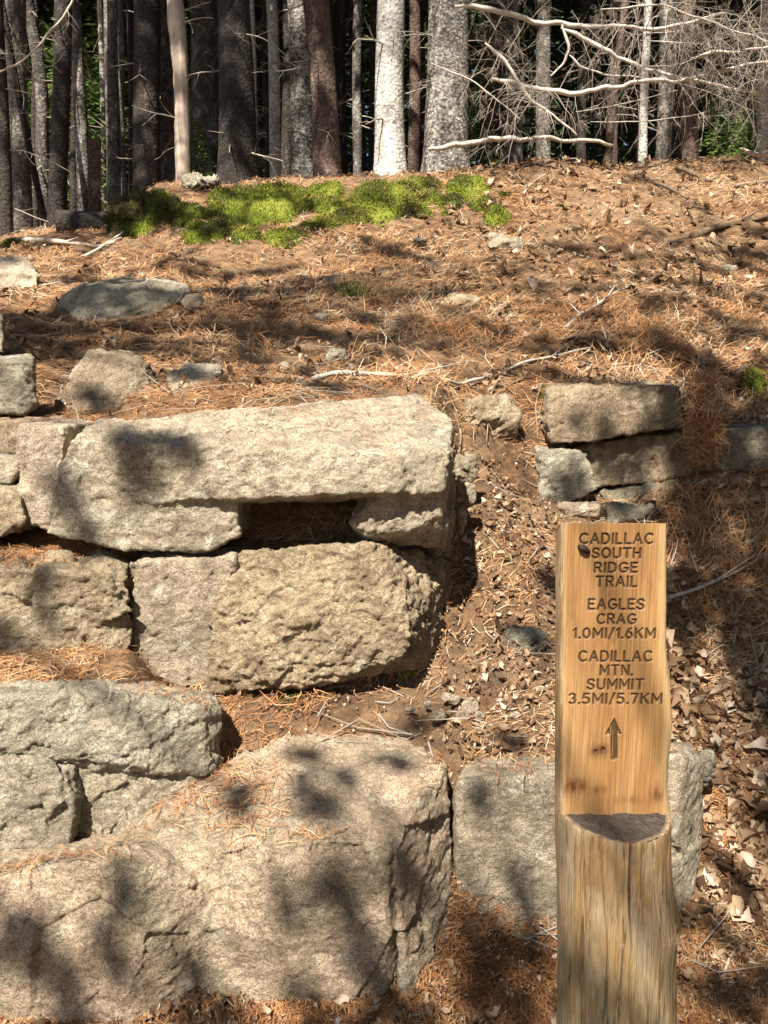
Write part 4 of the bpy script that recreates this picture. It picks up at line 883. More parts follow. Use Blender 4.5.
# green grass tuft
mb = MB(); c = hit(356, 300, 3); n = 170
b = np.stack([RNG.normal(size=n) * .045, RNG.normal(size=n) * .03, np.zeros(n)], 1); D = np.stack([RNG.normal(size=n) * .45, RNG.normal(size=n) * .35, np.ones(n)], 1); Ls = RNG.uniform(.08, .17, n)
cards(mb, b + D / np.linalg.norm(D, axis=1)[:, None] * Ls[:, None] / 2, D, Ls, .005, tone=RNG.random(n))
tag(link('grass_tuft', mb.build('grass_tuft'), M['fresh'], None, c), 'single fresh green grass tuft on the shady slope', 'grass')

# ------------------------------------------------------------------ sticks on the bank
def stick(pts, rad, mat, label, name='stick', forks=2, lift=.012, d0=1.6, seed=0, cat='stick', fine=0):
    rg = random.Random(seed); P = [hit(a, b, d0) + Vector((0, 0, lift)) for a, b in pts]
    c = P[0].copy(); P = [p - c for p in P]
    Q = []
    for a, b in zip(P[:-1], P[1:]):
        for k in range(5): Q.append(a.lerp(b, k / 5))
    Q.append(P[-1]); Q = np.array(Q); Q += .35 * rad * np.stack([fbm(Q * 9 + k * 7.7, 2, seed + k) for k in range(3)], 1) * 3
    for _ in range(2): Q[1:-1] = (Q[:-2] + Q[1:-1] * 2 + Q[2:]) / 4
    mb = MB(); n = len(Q); mb.tube(Q, np.linspace(rad, rad * .45, n) * (1 + .15 * np.sin(np.arange(n) * 1.7)), 8, .6)
    for k in range(forks):
        i = rg.randrange(n // 4, n - 2); dirn = (Q[min(i + 2, n - 1)] - Q[i]); dirn = dirn / (np.linalg.norm(dirn) + 1e-9)
        side = np.array((rg.uniform(-1, 1), rg.uniform(-.6, .6), rg.uniform(.1, .6))); L = rg.uniform(.08, .25)
        mb.tube([Q[i], Q[i] + (dirn * .6 + side * .6) * L * .5, Q[i] + (dirn + side) * L], [rad * .45, rad * .35, rad * .15], 6, .6)
    return tag(link(name, mb.build(name), M[mat], None, c), label, cat)
stick([(312, 386), (345, 380), (400, 381), (445, 388), (462, 389), (480, 383), (520, 372), (560, 358), (588, 352)], .013, 'stick', 'long curving grey branch lying above the capstone', 'fallen_branch', 3, .03, 3.3, 1, 'branch')
stick([(566, 333), (585, 318), (605, 303), (628, 292)], .013, 'stick', 'forked grey branch slanting up the slope at mid right', 'fallen_branch', 4, .03, 3.6, 2, 'branch')
stick([(560, 345), (600, 335), (640, 318)], .008, 'stick_brown', 'brown stick below the forked grey branch', 'stick', 2, .03, 3.6, 22)
stick([(668, 612), (700, 600), (735, 585), (780, 558)], .009, 'stick', 'slim grey stick right of the sign lettering', 'stick', 1, .05, 2.6, 3)
stick([(676, 530), (690, 540), (712, 552)], .004, 'stick', 'short pale twig just right of the top of the sign', 'twig', 0, .04, 2.6, 4, 'twig')
stick([(690, 712), (720, 702), (745, 690), (775, 668)], .014, 'stick_brown', 'thick brown branch on the leaves right of the arrow', 'fallen_branch', 2, .035, 2.2, 5, 'branch')
stick([(720, 722), (745, 716), (775, 702)], .005, 'stick', 'thin stick just under the thick brown branch', 'stick', 1, .03, 2.2, 6)
stick([(735, 745), (755, 738), (790, 728)], .006, 'stick_brown', 'dark stick among dead leaves at the right edge', 'stick', 1, .03, 2.2, 7)
stick([(454, 420), (462, 440), (458, 470), (466, 490)], .006, 'stick_brown', 'brown root hanging down beside the corner of the capstone', 'root', 3, .03, 3.0, 8, 'root')
stick([(500, 386), (492, 402), (488, 430), (486, 452)], .005, 'stick_brown', 'thin brown root over the sunlit tan rock', 'root', 2, .05, 3.3, 9, 'root')
stick([(540, 392), (535, 420), (538, 450)], .006, 'stick_brown', 'root hanging at the left end of the far wall', 'root', 2, .04, 3.3, 10, 'root')
stick([(455, 418), (470, 428), (500, 398), (540, 378)], .005, 'stick_brown', 'dark bent root above the right end of the capstone', 'root', 3, .04, 3.3, 11, 'root')
stick([(600, 330), (608, 350), (614, 366)], .007, 'stick', 'short pale stick upright on the slope above the far wall', 'stick', 1, .03, 3.6, 12)
stick([(460, 212), (466, 228), (480, 240), (492, 246)], .009, 'stick_brown', 'brown stick lying beside the flat whitish rock', 'stick', 2, .02, 4.5, 13)
stick([(600, 165), (625, 172), (650, 185), (690, 205)], .03, 'rotten', 'dark rotten log sunk in leaves under the fallen branches', 'rotting_log', 3, .04, 5, 14, 'log')
stick([(676, 173), (692, 180), (712, 187)], .028, 'rotten', 'short dark weathered log piece at upper right', 'rotting_log', 0, .06, 5, 15, 'log')
stick([(735, 190), (755, 187), (790, 182)], .022, 'stick_brown', 'brown branch among leaves at the upper right edge', 'fallen_branch', 2, .03, 5, 16, 'branch')
stick([(690, 240), (730, 228), (790, 215)], .035, 'rotten', 'dark mossy log lying in shade at the right edge of the slope', 'rotting_log', 3, .03, 4.5, 17, 'log')
stick([(525, 198), (530, 186), (548, 176)], .010, 'stick', 'pale crooked stick in sunny needles below the fallen branches', 'stick', 2, .03, 4.5, 18)
stick([(20, 292), (50, 288), (62, 286)], .010, 'stick', 'pale stick beside the long grey boulder', 'stick', 1, .02, 4, 19)
stick([(85, 262), (110, 246), (135, 226), (170, 222), (190, 216)], .016, 'stick', 'pale curved root leading down from the dark mossy mound', 'root', 2, .03, 4.6, 20, 'root')
stick([(20, 243), (55, 246), (95, 250), (115, 246)], .025, 'snag', 'pale peeled stick at the foot of the left trees', 'stick', 2, .03, 4.6, 21)
stick([(15, 340), (45, 340), (66, 336)], .008, 'stick_brown', 'dark stick between the two left boulders', 'stick', 1, .02, 3.6, 23)
stick([(720, 985), (728, 965), (735, 955)], .004, 'stick', 'pale sliver of wood on the ground right of the post foot', 'twig', 0, .015, 1.6, 24, 'twig')
stick([(640, 262), (665, 247), (700, 236)], .008, 'stick_brown', 'brown twig on the sunlit leaves of the right slope', 'twig', 3, .02, 4.2, 25, 'twig')
stick([(580, 258), (610, 268), (650, 282)], .007, 'stick', 'grey twig among pale leaves above the forked branch', 'twig', 3, .02, 4.2, 26, 'twig')
for k, (px, py, w, lb) in enumerate([(721, 1005, 14, 'whitish pebble on the ground right of the post foot'), (690, 990, 10, 'small grey pebble close to the post foot on its right'), (398, 1001, 12, 'small pebble at the lower right foot of the bottom block'), (520, 968, 10, 'brownish pebble left of the post foot'), (680, 960, 12, 'tan pebble behind the right side of the post foot')]):
    c = hit(px, py); r = w / 2 / FPX * c.y; rg = random.Random(k)
    rock('pebble', [[c + Vector((r * math.cos(a * 2.4) * rg.uniform(.8, 1.1), r * math.sin(a * 2.4) * .8, r * .7 * rg.uniform(-1, 1))) for a in range(12)]], M['rock_cream'], lb, .004, (.003, .001, .001), (.02, .01), 130 + k, 1, cat='pebble')

# ------------------------------------------------------------------ trees
def crown_mesh(name, h, r0, nb, per, seed, card=(.26, .075), low=0.0, droop=.35):
    """layered conifer crown: limbs in loose whorls carrying sprays"""
    rg = np.random.default_rng(seed); mb = MB(); CC, DD, LL, TT = [], [], [], []
    for k in range(nb):
        t = (k + rg.random()) / nb; z = low + t * h; R = r0 * (1 - t) ** .8 * rg.uniform(.55, 1.1) + .12
        a = k * 2.399 + rg.normal() * .4; d = np.array((math.cos(a), math.sin(a), 0))
        tip = d * R + np.array((0, 0, z - R * droop * rg.uniform(.4, 1.2))); mid = d * R * .5 + np.array((0, 0, z + R * .03))
        mb.tube([(0, 0, z), mid, tip], [.018 * (1 - t) + .006, .012 * (1 - t) + .004, .003], 4, .0, caps=False)
        m = int(per * (R / r0) * rg.uniform(.6, 1.2)) + 3
        s = rg.random(m) ** .7
        p = (1 - s)[:, None] ** 2 * np.array((0, 0, z)) + 2 * (s * (1 - s))[:, None] * mid + (s ** 2)[:, None] * tip
        side = np.array((-d[1], d[0], 0)); o = rg.normal(size=m)
        p = p + side * (o * .28 * R * (1 - .5 * s))[:, None] + np.stack([np.zeros(m), np.zeros(m), -np.abs(o) * .08 * R + rg.normal(size=m) * .04], 1)
        dv = d * .8 + side * (np.sign(o) * rg.uniform(.3, 1.0, m))[:, None] + rg.normal(size=(m, 3)) * .25 + np.array((0, 0, -.15))
        CC.append(p); DD.append(dv); LL.append(rg.uniform(.6, 1.3, m) * card[0]); TT.append(np.clip(.35 + .3 * s + rg.normal() * .14 + rg.normal(size=m) * .13, .05, 1))
    C, D, L, T = map(np.concatenate, (CC, DD, LL, TT))
    n = len(C); R_ = np.stack([rg.normal(size=n) * .5, rg.normal(size=n) * .5, np.ones(n)], 1)
    S = np.cross(D, np.cross(D, R_))
    cards(mb, C, D, L, card[1], tone=T, twist=np.cross(D, S) + rg.normal(size=(n, 3)) * .4)
    return mb.build(name, smooth=False)
CR_HI = [crown_mesh('crown', 8, 2.1, 80, 46, 300 + k, (.30, .085)) for k in range(3)]
CR_LOW = [crown_mesh('crown', 5.5, 1.5, 95, 34, 310 + k, (.20, .05), .25) for k in range(3)]
CR_SP = [crown_mesh('crown', 2.6, .75, 60, 22, 320 + k, (.13, .035), .15) for k in range(2)]
for m_ in CR_HI + CR_LOW: m_.materials.append(M['foliage'])
for m_ in CR_SP: m_.materials.append(M['fresh'])
CR_FR = [m_.copy() for m_ in CR_LOW[:2]]
for m_ in CR_FR: m_.materials.clear(); m_.materials.append(M['fresh'])

def twig_cluster(mb, p0, d0, L, rad, rg, depth=2, n=5, droop=.15, a=.6, sides=4):
    m = max(4, int(L / .08)); pts = [np.array(p0, float)]; d = np.array(d0, float); d /= np.linalg.norm(d)
    for k in range(m):
        d = d + rg.normal(size=3) * .10 + np.array((0, 0, -droop / m)); d /= np.linalg.norm(d); pts.append(pts[-1] + d * L / m)
    pts = np.array(pts); mb.tube(pts, np.linspace(rad, rad * .35, len(pts)), sides, a + rg.normal() * .15, caps=False)
    if depth > 0:
        for k in range(n):
            i = rg.integers(1, len(pts) - 1); dd = pts[i + 1] - pts[i]; dd /= np.linalg.norm(dd)
            s = np.cross(dd, rg.normal(size=3)); s /= np.linalg.norm(s)
            twig_cluster(mb, pts[i], dd * .7 + s * rg.uniform(.5, 1.0), L * rg.uniform(.25, .5), rad * .5, rg, depth - 1, max(2, n - 2), droop, a, 3 if depth > 1 else 3)

def trunk_mesh(P, R, sides, rough, seed):
    P = np.asarray(P); n = len(P); u = np.linspace(0, 2 * math.pi, sides, endpoint=False)
    V = np.zeros((n, sides, 3)); fl = np.exp(-(P[:, 2] - P[0, 2]) / .16) * .35
    ph = np.random.default_rng(seed).random() * 6
    for k in range(n):
        rr = R[k] * (1 + fl[k] * (1 + .5 * np.sin(u * 4 + ph)))
        V[k, :, 0] = P[k, 0] + rr * np.cos(u); V[k, :, 1] = P[k, 1] + rr * np.sin(u); V[k, :, 2] = P[k, 2]
    nrm = np.stack([np.cos(u), np.sin(u), np.zeros(sides)], 1)[None].repeat(n, 0).reshape(-1, 3); V = V.reshape(-1, 3)
    if rough > 0:
        q = V * np.array((1, 1, .45)) + seed
        V = V + nrm * (rough * (facets(q * 26, seed) * .7 + fbm(q * 55, 3, seed) * .5 + 1.4 * fbm(q * 4, 2, seed)))[:, None]
    i = np.arange(n - 1)[:, None] * sides; j = np.arange(sides)[None, :]; j2 = (j + 1) % sides
    return V, np.stack([i + j, i + j2, i + sides + j2, i + sides + j], 2).reshape(-1, 4)

def tree(pb, yb, w, pt, d, bark, label, H=13.5, crown=None, crown_at=5.6, bends=(), stubs=7, seed=0, group=None, name='spruce_tree', wt=None, branch=True):
    rg = np.random.default_rng(seed + 900)
    x0 = at(pb, yb, d).x; xt = at(pt, 0, d).x; zt = at(pt, 0, d).z; z0 = tz(x0, d) - .12; r0 = w / 2 / FPX * d; r1 = (wt or w * .92) / 2 / FPX * d
    zs = np.concatenate([np.linspace(z0, zt + .3, 110), np.linspace(zt + .4, z0 + H, 14)]) if H > zt - z0 + .5 else np.linspace(z0, z0 + H, 60)
    x = x0 + (xt - x0) * np.clip((zs - z0) / (zt - z0), 0, 1.5)
    for (yy, off) in bends:   # sideways bow, pixels at the given height in the picture
        zb = at(0, yy, d).z; x += off * d / FPX * np.exp(-((zs - zb) / .7) ** 2)
    x += .012 * np.sin(zs * 2.1 + seed); y = d + .10 * np.sin(zs * .5 + seed) * (zs - z0) / 4
    R = np.interp(zs, [z0, zt, z0 + max(H, zt - z0 + .1)], [r0, r1, max(.012, r1 * (.12 if H > 6 else .9))])
    root = empty(name, (x0, d, z0)); tag(root, label, 'tree', group)
    P = np.stack([x, y, zs], 1) - np.array((x0, d, z0))
    V, F = trunk_mesh(P, R, 36 if w > 20 else (24 if w > 9 else 14), .0026 if w > 14 else .002, seed)
    mb = MB(); mb.add(V, F, 0)
    link('trunk', mb.build('trunk'), M[bark], root)
    for k in range(stubs if branch else 0):
        i = int(np.searchsorted(zs, z0 + rg.uniform(.4, max(.8, min(zt - z0 + 1.0, H))))); i = min(i, len(zs) - 2)
        a = rg.uniform(0, 6.283); dv = (math.cos(a), -abs(math.sin(a)) if rg.random() < .6 else math.sin(a), rg.uniform(-.35, .25)); mb = MB()
        L = rg.uniform(.12, .75); twig_cluster(mb, (0, 0, 0), dv, L, rg.uniform(.005, .010), rg, 1 if L > .3 else 0, 4, .2, .35)
        link('branch', mb.build('branch'), M['dead_twig'], root, P[i] + np.array(dv) * R[i] * .8)
    if crown is not None:
        c = link('crown', crown, None, root, P[int(np.searchsorted(zs, z0 + crown_at)) if z0 + crown_at < zs[-1] else -1]); c.rotation_euler = (0, 0, seed * 1.3)
        c.scale = (1, 1, max(.5, (H - crown_at + .4) / 8))
    return root
T = [ # px base, py base, width, px at the top edge, distance, bark, label, extras
 (6, 242, 12, -4, 8.0, 'bark_dark', 'dark slender spruce trunk cut by the left edge', {}),
 (21, 240, 19, 17, 8.7, 'bark_grey', 'scaly spruce trunk second from the left edge, bright higher up', {}),
 (47, 220, 6, 3, 8.4, 'bark_dark', 'thin sapling stem leaning left, crossing in front of the scaly trunk', dict(H=6, stubs=3)),
 (49, 224, 12, 27, 9.4, 'bark_grey', 'bowed grey spruce trunk bending left behind the leaning thin stem', dict(bends=((90, 6),))),
 (58, 238, 17, 62, 8.2, 'bark_dark', 'straight dark spruce trunk just left of the sawn log', {}),
 (84, 220, 12, 73, 9.3, 'bark_grey', 'mottled slim spruce trunk rising behind the sawn log', {}),
 (112, 220, 13, 110, 8.9, 'bark_grey', 'straight grey spruce trunk right of the broken stump', {}),
 (123, 216, 6, 121, 10.2, 'bark_grey', 'very thin grey stem close right of the straight grey trunk', dict(stubs=4)),
 (103, 214, 5, 102, 12, 'bark_pale', 'thin sunlit stem far behind the broken stump', dict(stubs=3)),
 (148, 206, 26, 147, 8.8, 'bark_dark', 'thick almost black spruce trunk left of the barkless snag', {}),
 (168, 192, 15, 163, 9.2, 'bark_grey', 'grey spruce trunk directly left of the barkless snag', {}),
 (238, 183, 37, 233, 8.4, 'bark_dark', 'thickest dark spruce trunk standing on the mossy crest', dict(wt=30)),
 (205, 170, 27, 203, 12.5, 'bark_grey', 'broad shaggy grey trunk in shade behind the snag', {}),
 (257, 182, 6, 251, 11.5, 'bark_pale', 'thin bright stem at the right edge of the thickest dark trunk', dict(stubs=3)),
 (277, 182, 11, 272, 11.3, 'bark_pale', 'pale patchy stem halfway between the two thick dark trunks', dict(stubs=6)),
 (287, 182, 11, 288, 10.2, 'bark_dark', 'slim black stem touching the dappled pale trunk', dict(stubs=6)),
 (305, 183, 24, 297, 9.2, 'bark_speck', 'dappled pale trunk partly hidden by the reddish dark trunk', dict(wt=19)),
 (329, 181, 26, 316, 8.5, 'bark_red', 'reddish dark trunk leaning left on the mossy crest', {}),
 (356, 178, 9, 358, 10.4, 'bark_grey', 'slim dim grey trunk between the reddish and the white trunk', {}),
 (374, 176, 9, 374, 11.6, 'bark_dark', 'dark slim trunk just left of the white trunk', {}),
 (390, 176, 29, 391, 8.5, 'bark_pale', 'white lichen crusted trunk, brightest of all, at the middle', dict(wt=25, stubs=5)),
 (415, 166, 11, 414, 10.3, 'bark_red', 'brown slim trunk between the white and the speckled trunk', {}),
 (447, 164, 43, 447, 8.6, 'bark_speck', 'very thick speckled grey trunk right of the white one', dict(wt=36, stubs=10)),
 (516, 155, 16, 512, 11.5, 'bark_grey', 'dim grey trunk behind the twiggy fallen limbs', {}),
 (543, 152, 14, 546, 10.4, 'bark_grey', 'grey trunk behind the crooked fallen limb', {}),
 (605, 158, 8, 627, 9.2, 'bark_red', 'slender reddish trunk leaning right among the fallen limbs', dict(stubs=4)),
 (616, 156, 9, 612, 11, 'bark_red', 'dark reddish stem standing behind the leaning slender one', {}),
 (644, 162, 8, 646, 9.0, 'bark_pale', 'slender pale cream trunk standing upright at right', dict(stubs=6)),
 (664, 163, 13, 665, 9.3, 'bark_grey', 'mossy grey trunk just right of the slender cream trunk', {}),
 (677, 160, 13, 678, 10.6, 'bark_dark', 'dark trunk hidden behind the mossy grey and pinkish trunks', {}),
 (691, 164, 14, 690, 8.9, 'bark_red', 'pinkish brown flaky trunk at right, last of the near ones', dict(wt=15, bends=((80, -2),))),
 (742, 158, 13, 740, 11.5, 'bark_dark', 'dark trunk near the right edge under hanging twigs', {}),
 (33, 226, 6, 36, 10.6, 'bark_dark', 'very slim dark stem between the scaly trunk and the bowed one', dict(stubs=5)),
 (72, 222, 7, 78, 10.9, 'bark_dark', 'slim black stem right behind the straight dark trunk by the log', dict(stubs=5)),
 (134, 212, 8, 131, 10.4, 'bark_dark', 'slim black stem left of the thick almost black trunk', dict(stubs=5)),
 (268, 182, 7, 265, 12, 'bark_dark', 'thin dark stem left of the pale patchy one', dict(stubs=5)),
 (344, 178, 7, 342, 11.8, 'bark_dark', 'thin dark stem at the right foot of the reddish trunk', dict(stubs=5)),
 (582, 154, 9, 586, 11.2, 'bark_dark', 'dark slim stem behind the short hooked limb', dict(stubs=6)),
 (764, 158, 12, 766, 10, 'bark_dark', 'dark trunk cut by the right edge', {}),
]
for k, (pb, yb, w, pt, d, bark, lb, ex) in enumerate(T):
    ex = dict(ex); H = ex.pop('H', 13.5 if w > 9 else 11)
    tree(pb, yb, w, pt, d, bark, lb, H=H, crown=CR_HI[k % 3] if H > 8 else None, crown_at=6.2, seed=k, **ex)
# broken stub and snag
tree(95, 219, 12, 95, 8.6, 'bark_red', 'short broken brown stub of a trunk behind the sawn log', H=1.0, stubs=2, seed=60, name='broken_stub', wt=11)
def snag():
    d = 8.5; rg = np.random.default_rng(5); root = empty('dead_snag', (at(183, 180, d).x, d, 0)); zb = tz(root.location.x, d) - .1; root.location.z = zb
    zs = np.linspace(0, 5.2, 150); x0 = root.location.x
    px = np.interp(zs + zb, [zof(180, d), zof(100, d), zof(60, d), zof(25, d), zof(0, d), zof(-120, d)], [183, 182, 180, 176.5, 175, 170])
    P = np.stack([(px - 384) / FPX * d * 1.0, np.full(150, d), zs + zb], 1)
    P[:, 0] = [at(a, 512 - FPX * math.tan(math.atan2(z - EYE, d) + PITCH), d).x for a, z in zip(px, zs + zb)]
    R = np.interp(zs, [0, 2, 5.2], [.073, .077, .05]) * (1 + .12 * np.exp(-((zs + zb - zof(22, d)) / .12) ** 2))
    V, F = trunk_mesh(P - np.array(root.location), R, 22, .007, 61); mb = MB(); mb.add(V, F, 0)
    link('trunk', mb.build('trunk'), M['snag'], root)
    for k in range(6):
        z = rg.uniform(.8, 3.2); i = int(z / 5.2 * 149); mb = MB(); a = rg.uniform(-.5, .5) if k % 2 else rg.uniform(2.7, 3.5)
        twig_cluster(mb, (0, 0, 0), (math.cos(a), -.4, .1 + .3 * rg.random()), rg.uniform(.2, .55), .008, rg, 1, 3, .2, .6)
        link('branch', mb.build('branch'), M['dead_twig'], root, P[i] - np.array(root.location))
    tag(root, 'barkless pale snag, smooth and sunlit, left of the thickest dark trunk', 'tree')
snag()
def mossy_mat():
    n = NT('mossy_soil'); P = n.pos(); a = n.noise(P, 9, 7, .7); b = n.noise(P, 60, 5, .75)
    col = n.mix(n.ramp(a, [(.42, 0.0), (.58, 1.0)]), n.ramp(b, [(.3, (.025, .017, .010)), (.65, (.10, .065, .038))]), n.ramp(b, [(.3, (.035, .040, .008)), (.7, (.13, .14, .020))]))
    return n.done(col, .95, n.bump(b, 1.0, .03))
M['mossy'] = mossy_mat()
# rotten stump and sawn log at the forest edge
def rough_lump(name, px, py, w, h, d, mat, label, cat, seed):
    r = random.Random(seed); pts = []
    for j in range(22):
        a = r.uniform(0, 6.28); s = r.uniform(.75, 1.1); pts.append(at(px + w / 2 * math.cos(a) * s, py + h / 2 * math.sin(a) * s, d + r.uniform(-.5, .5) * w / FPX * d * .7))
    return rock(name, [pts], M[mat], label, .014, (.05, .03, .012), (.12, .05), seed, 2, cat=cat)
rough_lump('rotten_stump', 160, 205, 44, 34, 8.0, 'rotten', 'crumbling orange brown rotten stump in front of the dark trunk', 'stump', 140)
rough_lump('root_mound', 155, 224, 104, 60, 7.45, 'mossy', 'dark mossy root mound at the left end of the crest', 'root mound', 141)
moss(150, 212, 70, 30, 'dim moss coat over the dark root mound', 240, d0=5.5); moss(185, 212, 40, 18, 'dim moss patch right of the dark root mound', 241, d0=5.5)
rough_lump('boulder', 200, 184, 42, 16, 7.9, 'rock_grey', 'grey lichen rock at the foot of the barkless snag', 'boulder', 142)
mb = MB(); c = at(88, 226, 8.0); ax = np.array((1.0, .22, -.02)); ax /= np.linalg.norm(ax); Lh = .28
ts = np.concatenate([[-Lh, -Lh], np.linspace(-Lh + .01, Lh - .01, 14), [Lh, Lh]])
mb.tube([ax * t for t in ts[1:-1]], .135, 24, 0, caps=False); lg = link('sawn_log', None, None, None, c)
lg.empty_display_size = .1; tag(lg, 'short dark sawn log lying at the foot of the left trunks', 'log')
link('log_side', mb.build('log_side'), M['bark_dark'], lg)
for s in (-1, 1):
    mb = MB(); mb.tube([ax * s * (Lh - .012), ax * s * (Lh - .005)], .134, 24, 0); link('sawn_end', mb.build('sawn_end'), M['cut_end'], lg)

# trees deep in the woods, too many alike to tell apart
rg = np.random.default_rng(42); k = 0
CB = [crown_mesh('crown', 9, 2.6, 70, 44, 330 + q, (.42, .13)) for q in range(2)]
for m_ in CB: m_.materials.append(M['foliage'])
deep = []
def simple_trunk(r, H, seed):
    rg_ = np.random.default_rng(seed); zs = np.linspace(0, H, 40); P = np.stack([.05 * np.sin(zs * .7 + seed), .05 * np.sin(zs * .6 + seed * 2), zs], 1)
    V, F = trunk_mesh(P, np.interp(zs, [0, H], [r, r * .2]), 12, .004, seed); mb = MB(); mb.add(V, F, 0)
    return mb.build('trunk')
def dead_mesh(seed, H=8):
    rg_ = np.random.default_rng(seed); mb = MB()
    for q in range(46):
        a = rg_.uniform(0, 6.28); twig_cluster(mb, (0, 0, rg_.uniform(.4, H)), (math.cos(a), math.sin(a), rg_.uniform(-.4, .2)), rg_.uniform(.3, 1.1), .008, rg_, 1, 3, .25, .3, 3)
    return mb.build('dead_branches')
DT = {}
for b in ('bark_dark', 'bark_grey', 'bark_red'):
    DT[b] = [simple_trunk(.12, 15, 70 + q) for q in range(3)]
    for m_ in DT[b]: m_.materials.append(M[b])
DB = [dead_mesh(80 + q) for q in range(3)]
for m_ in DB: m_.materials.append(M['dead_twig'])
tries = 0
while len(deep) < 110 and tries < 4000:
    tries += 1
    d = rg.uniform(11.2, 32); x = rg.uniform(-.62, .62) * d
    if any((x - a) ** 2 + (d - b) ** 2 < .8 for a, b in deep): continue
    deep.append((x, d)); b = ['bark_dark', 'bark_dark', 'bark_grey', 'bark_red'][rg.integers(0, 4)]
    root = empty('spruce_tree', (x, d, tz(x, d) - .15))
    tag(root, 'slim shaded spruce standing deep in the woods behind the front row of trunks', 'tree', 'spruces deep in the woods')
    s = rg.uniform(.55, 1.25)
    t = link('trunk', DT[b][rg.integers(0, 3)], None, root); t.scale = (s, s, 1); t.rotation_euler = (rg.normal() * .025, rg.normal() * .03, rg.uniform(0, 6))
    t = link('dead_branches', DB[rg.integers(0, 3)], None, root); t.rotation_euler = (0, 0, rg.uniform(0, 6))
    if rg.random() < .12: continue
    c = link('crown', CB[rg.integers(0, 2)], None, root, (0, 0, rg.uniform(4.6, 6.6))); c.rotation_euler = (0, 0, rg.uniform(0, 6))
# leafy young firs between the trunks
YG = [(88, 15.5, .9), (72, 18, 1.1), (118, 17, .9), (40, 20, 1.1), (195, 19, .9), (560, 17, 1), (580, 21, 1.1), (632, 16, .8), (705, 13.5, .7), (722, 14.8, .8), (745, 13, .7), (765, 16, 1), (-10, 17, 1), (250, 23, 1.1), (340, 22, 1.1), (405, 22, 1.1), (480, 20, 1.1), (650, 22, 1.2), (300, 25, 1.2), (150, 24, 1.2), (690, 24, 1.2)]
for k, (px, d, s) in enumerate(YG):
    x = (px - 384) / FPX * d; root = empty('young_fir', (x, d, tz(x, d) - .1))
    tag(root, 'bushy young green fir growing between trunks deep in the woods', 'tree', 'young firs deep in the woods')
    t = link('trunk', DT['bark_dark'][k % 3], None, root); t.scale = (.3 * s, .3 * s, .34 * s)
    c = link('crown', CR_LOW[k % 3], None, root); c.scale = (s, s, s * .95); c.rotation_euler = (0, 0, k * 1.7)
for k, (px, d, s, lb) in enumerate([(207, 11.5, .55, 'yellow green fir seedling glowing between the snag and the thickest dark trunk'), (700, 11.2, .6, 'fresh green fir seedling right of the pinkish flaky trunk'), (722, 10.8, .42, 'fresh green fir seedling low under the hanging twigs at right'), (472, 10.2, .5, 'yellow green fir sprig right of the speckled trunk'), (82, 12.5, .9, 'light green young fir glimpsed between the left trunks')]):
    x = (px - 384) / FPX * d; root = empty('fir_seedling', (x, d, tz(x, d) - .05)); tag(root, lb, 'tree')
    t = link('trunk', DT['bark_dark'][k % 3], None, root); t.scale = (.12, .12, .15 * s)
    c = link('crown', CR_SP[k % 2], None, root); c.scale = (s, s, s); c.rotation_euler = (0, 0, k)
for k, (px, d, s, lb) in enumerate([(92, 11.6, .62, 'sunlit bushy fir glowing green behind the sawn log trees'), (128, 13.0, .7, 'green fir behind the thin stems left of the thick almost black trunk'), (66, 12.6, .6, 'green fir glimpsed left of the mottled slim trunk'), (735, 11.4, .5, 'sunlit bushy fir low behind the hanging twigs at right')]):
    x = (px - 384) / FPX * d; root = empty('young_fir', (x, d, tz(x, d) - .1)); tag(root, lb, 'tree')
    t = link('trunk', DT['bark_dark'][k % 3], None, root); t.scale = (.25, .25, .34 * s)
    c = link('crown', CR_FR[k % 2], None, root); c.scale = (s, s, s); c.rotation_euler = (0, 0, k * 2.1)
# far woods closing the view
mb = MB(); n = 26000; rg = np.random.default_rng(9)
x = rg.uniform(-34, 34, n); y = rg.uniform(33, 41, n); z = 3.5 + rg.random(n) ** 1.15 * 20 + 1.5 * np.sin(x * .8)
cards(mb, np.stack([x, y, z], 1), np.stack([rg.normal(size=n), rg.normal(size=n) * .6, rg.normal(size=n) * .5 - .3], 1), rg.uniform(.7, 1.5, n), .42, tone=np.clip(rg.normal(size=n) * .22 + .3 + .2 * np.sin(x * 1.1), 0, 1))
tag(link('far_woods', mb.build('far_woods', False), M['foliage']), 'solid dark evergreen woods far behind the trunks', 'woods', kind='stuff')

